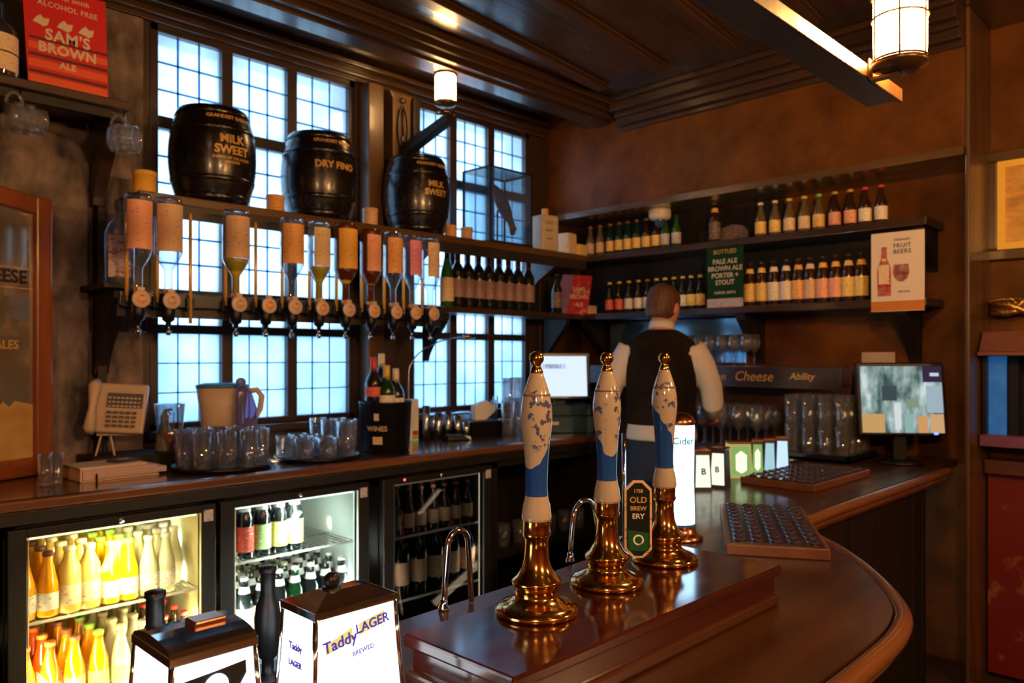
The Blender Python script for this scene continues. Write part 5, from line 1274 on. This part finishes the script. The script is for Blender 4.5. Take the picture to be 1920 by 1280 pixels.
RJ = ('juice','redjuice','lab_red','cap_orange','red-orange bottle'); OO = ('juice','orangejuice','lab_cream','cap_orange','orange bottle'); OG = ('juice','orangejuice','lab_orange','cap_green','green-cap orange bottle'); OB = ('juice','orangejuice','lab_orange','cap_brown','brown-cap orange bottle')
RR = ('half','brownglass','lab_dark','cap_red','red-cap bottle'); CC = ('juice','clearwater','lab_green','cap_cream','cream-cap bottle')
rows_y = [2.635, 2.72, 2.81, 2.90]; rn = ['front','second','third','back']
for j, y in enumerate(rows_y[:4]):
    frow(.550, .572, y, [OJ,OJ,LE,LE,YJ,YJ,CW,CW,None if j == 0 else CW] if j == 0 else [OJ,OJ,LE,LE,YJ,YJ,CW,CW,CW], rn[j], 'upper', 'yellow-lit')
for j, y in enumerate(rows_y[:4]):
    frow(.550, .300, y, [OO,RJ,OB,OG,CC,CC,RR,RR], rn[j], 'lower', 'yellow-lit')
LR = ('wine','wineglass_dark','lab_red','cap_white','tall red-label bottle'); LM = ('wine','wineglass_dark','lab_pale','cap_white','tall pale-label bottle'); LG = ('wine','wineglass_dark','lab_green','cap_white','tall green-label bottle'); LY = ('wine','wineglass_dark','lab_yellow','cap_white','tall yellow-label bottle')
BD = ('ale','wineglass_dark','lab_white','cap_white','dark beer bottle'); BG = ('ale','greendeep','lab_yellow','cap_cream','dark green beer bottle'); BB = ('ale','wineglass_dark','lab_cream','cap_black','black-cap beer bottle')
LRs = [(('ale',)+q_[1:]) for q_ in (LR,LR,LG,LY,LY)]
for j in range(2):
    frow(1.168, .628, rows_y[j], LRs+[None]*3, rn[j], 'upper', 'white-lit')
for j in range(4):
    frow(1.168, .335, rows_y[j], [BG,BD,BB,BD,BG,BD,BB,BD], rn[j], 'lower', 'white-lit')
DD = ('half','brownglass','lab_tan','cap_brown','tan-label small bottle'); DR = ('wine','wineglass_dark','lab_tan','cap_wine','tan-label wine bottle')
for j in range(2):
    frow(1.840, .600, rows_y[j], [None,DD,DD,DD,DD,DD,DD,DD], rn[j], 'upper', 'unlit')
    frow(1.840, .335, rows_y[j], [DR,DR,DR,DR,DR,DR], rn[j], 'lower', 'unlit')
t = thing('blue_carton', 'blue cardboard carton inside the left of the unlit fridge', 'carton', (1.93,2.66,.6005))
mb = MB(); mb.box(-.045,-.06,0, .03,.15,.13); obj('carton_body', mb, pbr('blue_card', (.05,.14,.22), .6), t)
t = thing('closed_cupboard', 'plain dark cupboard under the counter left of the yellow-lit fridge', 'cupboard', (-.7,2.56,0))
mb = MB(); mb.box(0,0,0, 1.235,.56,.871); obj('carcass', mb, M['fridge'], t, bevel=.003)
for x_ in (.02, .63):
    mb = MB(); mb.box(x_,-.018,.06, x_+.585,-.001,.86); obj('cupboard_door', mb, M['shelf'], t, bevel=.003)
# open cupboard right of the fridges
t = thing('open_cupboard', 'dark open cupboard under the counter right of the unlit fridge', 'cupboard', (2.47,2.56,0))
mb = MB(); mb.box(0,0,0, .03,.5,.87); mb.box(.85,0,0, .89,.5,.87); mb.box(0,.48,0, .88,.5,.87); mb.box(0,0,.0, .88,.5,.06); mb.box(.03,.03,.40, .85,.48,.42); mb.box(0,0,.84,.88,.5,.87); obj('carcass', mb, M['panel'], t)
for i in range(7):
    glass('tumbler', 'cup', lambda: tumbler_mb(.032, .11, 1.15), 'dim tumbler on the middle shelf of the open cupboard', 'glass', (2.56+.115*i,2.70,.421), 'tumblers in the open cupboard')
# ---------------------------------------------------------------- left corner: shelf, sign, mugs, mirror
q = at(100, 155, Y=2.85)
SZ = 2.235
t = thing('corner_shelf', 'dark high shelf at top left with mugs hooked under it', 'shelf', (0,0,0))
mb = MB(); mb.box(-.4,2.83,SZ-.03, .985,WY-.053,SZ); obj('shelf_board', mb, M['shelf'], t, bevel=.004)
mb = MB(); mb.box(-.4,2.86,SZ-.06, .93,2.88,SZ-.031); obj('shelf_rail', mb, M['panel'], t)
corbel(t, .955, WY-.073, 'x', .30, .20, .04, M['shelf'], SZ-.031)
mb = MB()
for x in (.655, .965): mb.tube([(x,2.845,SZ-.03),(x,2.845,SZ-.05),(x,2.838,SZ-.058),(x,2.832,SZ-.05)], .0025, 6)
obj('mug_hooks', mb, M['brass'], t)
ql, qr = at(45, 100, Y=2.87), at(203, 100, Y=2.87)
wd = qr.x-ql.x
t = thing('red_sign', 'red alcohol free beer sign standing on the high shelf at top left', 'sign', ((ql.x+qr.x)/2,2.87,SZ))
hh = .335
mb = MB(); mb.slab([(-wd/2+.012,0),(wd/2,0),(wd/2-.01,hh),(-wd/2-.008,hh)], 'y', -.003, .003); obj('sign_board', mb, pbr('bright_red_card', (.62,.006,.014), .45), t)
mb = MB()
for z0, z1, m_ in [(.150,.158,0),(.118,.140,1),(.095,.105,0),(.060,.085,1),(.040,.050,0),(.010,.034,1)]: mb.box(-wd/2+.012,-.0038,z0, wd/2-.004,-.003,z1, m_)
obj('sign_stripes', mb, [pbr('sign_dark_stripe', (.10,.005,.01), .5), pbr('sign_orange_stripe', (.80,.10,.03), .5)], t)
mb = MB()
for i, x in enumerate((-.075,-.005,.06)):
    mb.slab([(x-.028,.205),(x-.018,.222),(x-.006,.232),(x+.004,.222),(x+.020,.226),(x+.016,.205),(x+.004,.196),(x-.012,.202)], 'y', -.0045, -.003)
obj('sign_emblem', mb, CR, t)
for s_, z, sz, b_ in [('Samuel Smith',.305,.022,.0002),('ALCOHOL FREE',.272,.024,.0003),("SAM'S",.172,.050,.0015),('BROWN',.128,.044,.0015),('ALE',.080,.028,.001)]:
    text(s_, sz, CR, t, (.0,-.0048,z), FACE_Y, b_, spacing=1.08)
# tall label jar at the frame's left edge
q = at(4, 110, Y=2.88)
t = thing('labelled_jar', 'jar with a cream label at the left end of the high shelf', 'jar', (q.x-.01,2.90,SZ))
mb = MB(); mb.lathe([(0,0),(.055,0),(.058,.006),(.058,.15),(.045,.175),(.022,.19),(.022,.24),(0,.24)], 24); obj('jar_glass', mb, M['spirit'], t)
mb = MB(); mb.lathe([(.0588,.02),(.0588,.075)], 26); mb.lathe([(.0588,.08),(.0588,.135)], 26); obj('paper_label', mb, M['lab_cream'], t)
# hanging mugs
def mug(px, py, Rm, Hm, label, rz, hook, flip=1):
    q = at(px, py, Y=2.835)
    t = thing('glass_mug', label, 'mug', (hook,2.835,SZ-.048), rz, 'glass mugs hanging from the high shelf')
    # local: handle ring at the top, body lying below with its axis level (local x)
    mb = MB(); mb.tube([(-.020+Rm*.55*math.cos(a), 0, -.038+.036*math.sin(a)) for a in [PI*i/12 for i in range(13)]], .0055, 8); obj('mug_handle', mb, M['mugglass'], t)
    mb = MB(); mb.T = Matrix.Translation((-.045 if flip > 0 else -.075+.03,0,-.038-Rm)) @ Matrix.Rotation(PI/2, 4, 'Y')
    n_ = 20; prof = [(0,0),(Rm*.94,0),(Rm,.008),(Rm*.97,Hm*.5),(Rm,Hm),(Rm-.004,Hm),(Rm-.008,Hm*.5),(Rm*.88,.012),(0,.012)]
    mb.lathe(prof, n_)
    for k_ in range(10):
        a = 2*PI*k_/10
        for zz in (.3,.6): mb.sphere((Rm*.97*math.cos(a), Rm*.97*math.sin(a), Hm*zz), .012, 8)
    obj('mug_body', mb, M['mugglass'], t); return t
mug(50, 180, .042, .11, 'dimpled glass mug hanging below the red sign', .1, .655)
mug(258, 215, .046, .085, 'sparkling dimpled glass mug hanging beside the first window', -.7, .965)
# arched board behind the mirror
t = thing('arched_panel', 'weathered grey-brown arched wooden panel behind the mirror on the left wall', 'panel', (0,WY-.001,.949))
pr = [(-.9,0),(.935,0),(.935,1.10)]+[(.935-.10*(1-math.cos(a)), 1.10+.10*math.sin(a)) for a in [PI/2*i/6 for i in range(1,7)]]+[(.5,1.265),(.1,1.29),(-.9,1.29)]
mb = MB(); mb.slab(pr, 'y', -.05, 0); obj('panel_board', mb, M['plaster'], t, bevel=.01)
mb = MB(); mb.box(.955,-.07,0, .985,0,1.15); obj('dark_edge', mb, M['panel'], t)
# mirror
q = at(100, 890, Z=.949)
mi = thing('pub_mirror', 'orange-brown framed mirror with CHEESE lettering leaning at the left edge', 'mirror', (.775,3.035,.9495), math.radians(204.2))
# local +x runs back along the mirror away from the window; its face looks to local +y
Wm, Hm = .62, .945; fw = .062
mb = MB(); mb.box(0,0,0, fw,.035,Hm); mb.box(Wm-fw,0,0, Wm,.035,Hm); mb.box(fw,0,0, Wm-fw,.035,fw)
mb.slab([(fw,Hm-fw),(Wm-fw,Hm-fw+.05),(Wm-fw,Hm+.05),(fw,Hm)], 'y', 0, .035)
obj('mirror_frame', mb, M['frame_or'], mi, bevel=.008)
mm = pbr('silvered_glass_brown_reflection', (.62,.50,.36), .10, metal=.75, var=.35, scale=3)  # silvered glass with the room's brown reflection put into its colour
mb = MB(); mb.box(fw-.004,.008,fw-.004, Wm-fw+.004,.016,Hm-fw+.03); obj('mirror_glass', mb, mm, mi)
text('CHEESE', .060, pbr('dark_brown_lettering', (.03,.015,.008), .4), mi, (.185,.0168,.665), (PI/2,0,PI), .002)
text('FINE ALES', .040, M['goldpaint'], mi, (.20,.0168,.44), (PI/2,0,PI), .0008)
mb = MB(); mb.slab([(fw,fw),(Wm-fw,fw),(Wm-fw,.235)]+[(Wm-fw-.02*i-.012,.235+.02*(i%2)) for i in range(22)]+[(fw,.24)], 'y', .0162, .0168); obj('gold_reflection', mb, pbr('painted_gold_reflection', (.70,.45,.17), .4, col2=(.5,.28,.08), scale=6, metal=.2), mi)  # warm golden reflection with jagged glass tops, painted on the lower mirror
mb = MB(); mb.box(fw,.0162,.628, Wm-fw,.0166,.631); mb.box(fw,.0162,.696, Wm-fw,.0166,.699); obj('painted_lines', mb, M['goldpaint'], mi)

# ---------------------------------------------------------------- right-hand wall: picture, ledge, hatch, red panel
q0, q1 = at(1848, 288, X=BX), at(1848, 488, X=BX)
yl = .765; 
q0 = at(1848, 288, X=3.81); q1 = at(1848, 490, X=3.81); yl = q0.y
pic = thing('framed_picture', 'framed golden picture on the right wall lit by the lantern', 'picture', (BX-.001, yl-.30, q1.z))
Hh = q0.z-q1.z; Wd = .60
mb = MB(); b_ = .045
mb.box(-.035,-Wd/2,0, 0,Wd/2,b_); mb.box(-.035,-Wd/2,Hh-b_, 0,Wd/2,Hh); mb.box(-.035,-Wd/2,b_, 0,-Wd/2+b_,Hh-b_); mb.box(-.035,Wd/2-b_,b_, 0,Wd/2,Hh-b_)
obj('outer_frame', mb, M['post'], pic, bevel=.006)
mb = MB(); c_ = b_+.028
for z0, z1 in ((b_,c_),(Hh-c_,Hh-b_)): mb.box(-.026,-Wd/2+b_,z0, -.002,Wd/2-b_,z1)
for y0, y1 in ((-Wd/2+b_,-Wd/2+c_),(Wd/2-c_,Wd/2-b_)): mb.box(-.026,y0,c_, -.002,y1,Hh-c_)
obj('gilt_slip', mb, pbr('bright_gilt', (.98,.66,.12), .3), pic)
mb = MB(); mb.box(-.012,-Wd/2+c_,c_, -.004,Wd/2-c_,Hh-c_); obj('print', mb, pbr('golden_brown_print', (.85,.50,.14), .35, col2=(.45,.24,.06), scale=14, coat=.5, stretch=(1,.4,1)), pic)
# hatch
t = thing('hatch_ledge', 'dusky pink wooden ledge over the wall hatch at the right edge', 'ledge', (0,.09,0))
PK = pbr('dusky_pink_paint', (.22,.085,.070), .45, var=.3, bump=.3, bscale=20)
mb = MB(); mb.frustum((3.60,.02,BX-.001,.775,1.372),(3.66,.02,BX-.001,.775,1.455)); mb.box(3.585,.02,1.355, BX-.001,.777,1.371); obj('ledge_board', mb, PK, t, bevel=.004)
t = thing('glass_cabinet', 'small dark wall cabinet with a blue-lit panel and shelves under the pink ledge', 'cabinet', (0,.12,0))
mb = MB(); mb.box(3.66,.06,1.0, BX-.001,.075,1.354); mb.box(3.66,.73,1.0, BX-.001,.745,1.354); mb.box(BX-.02,.075,1.0, BX-.001,.73,1.354); mb.box(3.66,.06,.985, BX-.001,.745,.999); obj('carcass', mb, M['black'], t)
mb = MB(); mb.box(3.69,.665,1.03, 3.70,.729,1.353); obj('blue_screen', mb, pbr('blue_lit_glass', (.03,.16,.42), .35, col2=(.01,.05,.16), scale=12, emis=(.02,.16,.50), estr=.35), t)
mb = MB(); mb.box(3.62,.06,.985, 3.69,.745,1.03); obj('purple_sill', mb, pbr('purple_sill', (.20,.07,.16), .35, var=.3), t)
mb = MB(); mb.box(3.70,.625,1.0, 3.72,.660,1.354); mb.box(3.72,.08,1.15, 3.80,.53,1.155); mb.box(3.72,.08,1.25, 3.80,.53,1.255); obj('cabinet_shelves', mb, M['black'], t)
for i, (y, z) in enumerate([(.50,1.1555),(.44,1.1555),(.50,1.2555),(.43,1.2555)]):
    b2 = thing('miniature_bottle', ['left','right'][i%2]+' amber miniature on the '+['lower','upper'][i//2]+' shelf of the wall cabinet', 'bottle', (3.755,y+.12,z), 0, 'miniatures in the wall cabinet')
    mb = MB(); mb.lathe([(0,0),(.018,0),(.018,.035),(.008,.05),(.008,.065),(0,.065)], 12); obj('bottle_glass', mb, M['lab_orange'], b2)
t = thing('crumpled_foil', 'crumpled gold foil garland on the wall over the pink ledge', 'garland', (3.76,.69,1.56))
mb = MB(); random.seed(5)
for k_ in range(5):
    pts = [(random.uniform(-.03,.03), .16-.06*i+random.uniform(-.01,.01), .03*math.sin(i*1.3+k_)+random.uniform(-.012,.012)) for i in range(8)]
    mb.tube(pts, [random.uniform(.006,.016) for _ in pts], 5)
mb.box(.04,-.25,-.03, .069,.17,.01)
obj('foil', mb, pbr('gold_foil', (.75,.46,.14), .25, metal=.9, bump=.8, bscale=60), t)
t = thing('wall_wainscot', 'red painted wooden panel with chipped paint at the lower right wall', 'panel', (0,0,0))
mb = MB(); mb.box(3.74,-.6,.02, BX-.001,.865,.86); obj('panel_board', mb, M['redwood'], t, bevel=.004)
mb = MB(); mb.box(3.70,-.6,.861, BX-.001,.869,.92); obj('panel_rail', mb, wood('brown_rail', (.07,.022,.014), (.14,.05,.025), .4, .2, 'y', 9), t, bevel=.005)

# ---------------------------------------------------------------- barman
def remesh(o, vox, sm=3, smf=.6):
    r = o.modifiers.new('remesh', 'REMESH'); r.mode = 'VOXEL'; r.voxel_size = vox; r.use_smooth_shade = True
    s_ = o.modifiers.new('smooth', 'SMOOTH'); s_.iterations = sm; s_.factor = smf
man = thing('person', 'barman seen from behind, black waistcoat over a white shirt, head bowed over the counter', 'person', (3.075,2.050,0), math.radians(26)-PI/2)
man.scale = (.95,.95,.968)
# local: x to his right, y forward, z up
def hand(mb, w, dirv, side, curl=.5):
    d = Vector(dirv).normalized(); sx = Vector((0,1,0)) if abs(d.y) < .8 else Vector((1,0,0))
    across = (sx-d*sx.dot(d)).normalized(); palmn = d.cross(across)*side
    w = Vector(w)
    def P(a, b_, c): return w+d*a+across*b_+palmn*c
    mb.loft([[tuple(P(a, r1*math.cos(2*PI*k_/12), r2*math.sin(2*PI*k_/12))) for k_ in range(12)] for a, r1, r2 in [(-.02,.026,.021),(.02,.034,.017),(.06,.040,.015),(.088,.040,.012)]])
    for i, (o_, L_) in enumerate([(-.030,.062),(-.010,.074),(.010,.070),(.029,.055)]):
        mb.tube([tuple(P(.080,o_,0)), tuple(P(.085+L_*.42,o_*1.06,.004*curl)), tuple(P(.085+L_*.75,o_*1.08,.018*curl)), tuple(P(.085+L_*.97,o_*1.05,.036*curl))], [.0095,.0088,.008,.0065], 8)
    mb.tube([tuple(P(.015,.026,.004)), tuple(P(.045,.048,.012)), tuple(P(.075,.058,.022))], [.014,.011,.008], 8)
L_EL, L_WR = (-.248,-.025,1.205), (-.290,.030,.975)
R_EL, R_WR = (.246,.020,1.17), (.215,.235,1.075)
mb = MB()
mb.ell([(0,0,.86,.150,.105),(0,0,.95,.160,.110),(0,0,1.10,.140,.098),(0,0,1.25,.152,.105),(0,0,1.38,.155,.098),(0,0,1.45,.125,.075),(0,.005,1.49,.070,.058),(0,.015,1.54,.055,.055),(0,.035,1.58,.052,.055),(0,.045,1.60,.05,.05)], 24)
mb.tube([(-.150,0,1.415),L_EL], [.042,.038], 14); mb.tube([L_EL,((L_EL[0]+L_WR[0])/2,(L_EL[1]+L_WR[1])/2,(L_EL[2]+L_WR[2])/2),L_WR], [.041,.037,.026], 14)
mb.tube([(.150,0,1.415),R_EL], [.042,.038], 14); mb.tube([R_EL,R_WR], [.041,.027], 14)
hand(mb, L_WR, (-.05,.10,-1), 1); hand(mb, R_WR, (-.15,1,-.35), -1)
for s_ in (-1,1):
    mb.tube([(s_*.085,0,.90),(s_*.095,.015,.50),(s_*.10,-.01,.10)], [.085,.058,.042], 14)
    mb.loft([[(s_*.10+w_*math.cos(2*PI*k_/12), yy, .045+h_*math.sin(2*PI*k_/12)) for k_ in range(12)] for yy, w_, h_ in [(-.07,.03,.03),(0,.042,.042),(.10,.045,.030),(.17,.032,.018)]])
# head: bowed forward and turned a little to his right
HT = Matrix.Translation((.005,.052,1.635)) @ Matrix.Rotation(-.45,4,'Z') @ Matrix.Rotation(-.35,4,'X')
mb.T = HT
mb.ell([(0,-.005,-.085,.040,.045),(0,.020,-.095,.032,.040),(0,.018,-.075,.052,.064),(0,.010,-.040,.066,.082),(0,.0,.0,.074,.093),(0,-.004,.040,.073,.092),(0,-.006,.075,.058,.074),(0,-.006,.095,.030,.040),(0,-.006,.100,.008,.01)][1:], 24)
mb.tube([(0,.088,.015),(0,.104,-.012),(0,.112,-.024),(0,.090,-.032)], [.008,.010,.013,.010], 8)          # nose
mb.ell([(0,.078,-.062,.024,.010),(0,.084,-.052,.026,.012),(0,.080,-.044,.024,.010)], 12)                  # mouth
for s_ in (-1,1):
    mb.loft([[(s_*(.074+o_), -.004+ry*math.cos(2*PI*k_/12), -.008+rz_*math.sin(2*PI*k_/12)) for k_ in range(12)] for o_, ry, rz_ in [(-.006,.012,.022),(.006,.017,.030),(.011,.018,.031)]])
    mb.sphere((s_*.028,.083,.012), .011, 10)
mb.T = None
o = obj('body', mb, M['skin'], man); remesh(o, .0055, 4)
# hair
mb = MB(); mb.T = HT
mb.ell([(0,-.030,-.070,.052,.055),(0,-.026,-.045,.070,.074),(0,-.016,-.010,.0785,.086),(0,-.012,.030,.081,.094),(0,-.012,.070,.074,.092),(0,-.008,.100,.052,.066),(0,-.006,.114,.020,.026)], 26)
mb.T = None
o = obj('hair', mb, M['hair'], man); remesh(o, .006, 3)
# shirt: torso, rolled sleeves to the elbow
mb = MB()
mb.ell([(0,0,.995,.174,.126),(0,0,1.03,.172,.124),(0,0,1.07,.164,.118),(0,0,1.15,.155,.112),(0,0,1.30,.172,.120),(0,0,1.41,.182,.120),(0,0,1.47,.155,.098),(0,.005,1.505,.085,.070),(0,.012,1.52,.066,.062)], 26)
mb.tube([(-.155,0,1.440),(-.200,-.01,1.36),(-.238,-.022,1.25),L_EL], [.060,.060,.054,.048], 16)
mb.tube([(.155,0,1.440),(.200,0,1.36),(.238,.010,1.25),R_EL,((R_EL[0]+R_WR[0])/2,(R_EL[1]+R_WR[1])/2,(R_EL[2]+R_WR[2])/2)], [.060,.060,.056,.052,.044], 16)
o = obj('shirt', mb, M['shirt'], man); remesh(o, .008, 3)
mb = MB(); mb.lathe([(.060,-.018),(.064,.0),(.059,.022),(.054,.021),(.056,0)], 24, c=(0,0,0)); o = obj('collar', mb, M['shirt'], man, loc=(0,.020,1.542), rot=(-.25,0,0))
# waistcoat
mb = MB()
mb.ell([(0,0,1.07,.176,.130),(0,0,1.09,.176,.130),(0,0,1.16,.166,.122),(0,0,1.30,.180,.130),(0,0,1.40,.176,.130),(0,0,1.465,.165,.110),(0,.004,1.505,.115,.086),(0,.010,1.527,.073,.070)], 28)
o = obj('waistcoat', mb, M['vest'], man); remesh(o, .008, 2)
mb = MB(); mb.box(-.05,-.1335,1.145, .05,-.125,1.160); mb.box(-.008,-.136,1.140, .008,-.125,1.165, 1); obj('waistcoat_strap', mb, [M['vest'], M['steel']], man)
# trousers
mb = MB()
mb.ell([(0,0,.80,.168,.120),(0,0,.90,.170,.124),(0,0,1.00,.166,.120),(0,0,1.03,.160,.115)], 24)
for s_ in (-1,1): mb.tube([(s_*.088,0,.84),(s_*.098,.015,.50),(s_*.102,-.005,.09)], [.098,.078,.065], 16)
o = obj('trousers', mb, M['jeans'], man); remesh(o, .010, 3)
for s_ in (-1,1):
    mb = MB(); mb.loft([[(s_*.10+w_*math.cos(2*PI*k_/14), yy, .042+h_*math.sin(2*PI*k_/14)) for k_ in range(14)] for yy, w_, h_ in [(-.085,.02,.02),(-.075,.040,.041),(0,.050,.041),(.10,.052,.038),(.175,.036,.026),(.185,.012,.01)]]); obj('shoe', mb, M['black'], man)

# ---------------------------------------------------------------- pieces that belong to a part go under that part
SUB = {'door_glass':'door_frame','door_seal':'door_frame','door_lock':'door_frame','sticker':'door_frame','red_light':'door_frame',
       'hoop':'staves','printed_label':None,'finial':'pump_handle','painted_ring':'pump_handle','gilt_slip':'outer_frame','gold_reflection':'mirror_glass',
       'painted_lines':'mirror_glass','sign_stripes':'sign_board','sign_emblem':'sign_board','orange_band':'poster_board','poster_foot':'poster_board',
       'printed_bottle':'poster_board','printed_glass':'poster_board','cork':'flagon_body','post_knob':'side_post','drawer_front':'cash_drawer',
       'case_crest':'case_body','printed_corner':'carton_body','printed_crest':'bucket_body'}
LETTER_ON = ['poster_board','sign_board','signboard','staves','bucket_body','flagon_body','mirror_glass','clip_face','lit_cylinder','plaque_board','card_front','lit_body','lit_panel']
for r in [o for o in COL.objects if o.parent is None and o.children]:
    kids = {}
    for c in r.children: kids.setdefault(c.name.split('.')[0], c)
    for c in list(r.children):
        base = c.name.split('.')[0]; tgt = None
        if base == 'lettering': tgt = next((kids[k] for k in LETTER_ON if k in kids), None)
        elif SUB.get(base): tgt = kids.get(SUB[base])
        if tgt and tgt is not c and tgt.location.length < 1e-6 and Vector(tgt.rotation_euler).length < 1e-6:
            c.parent = tgt
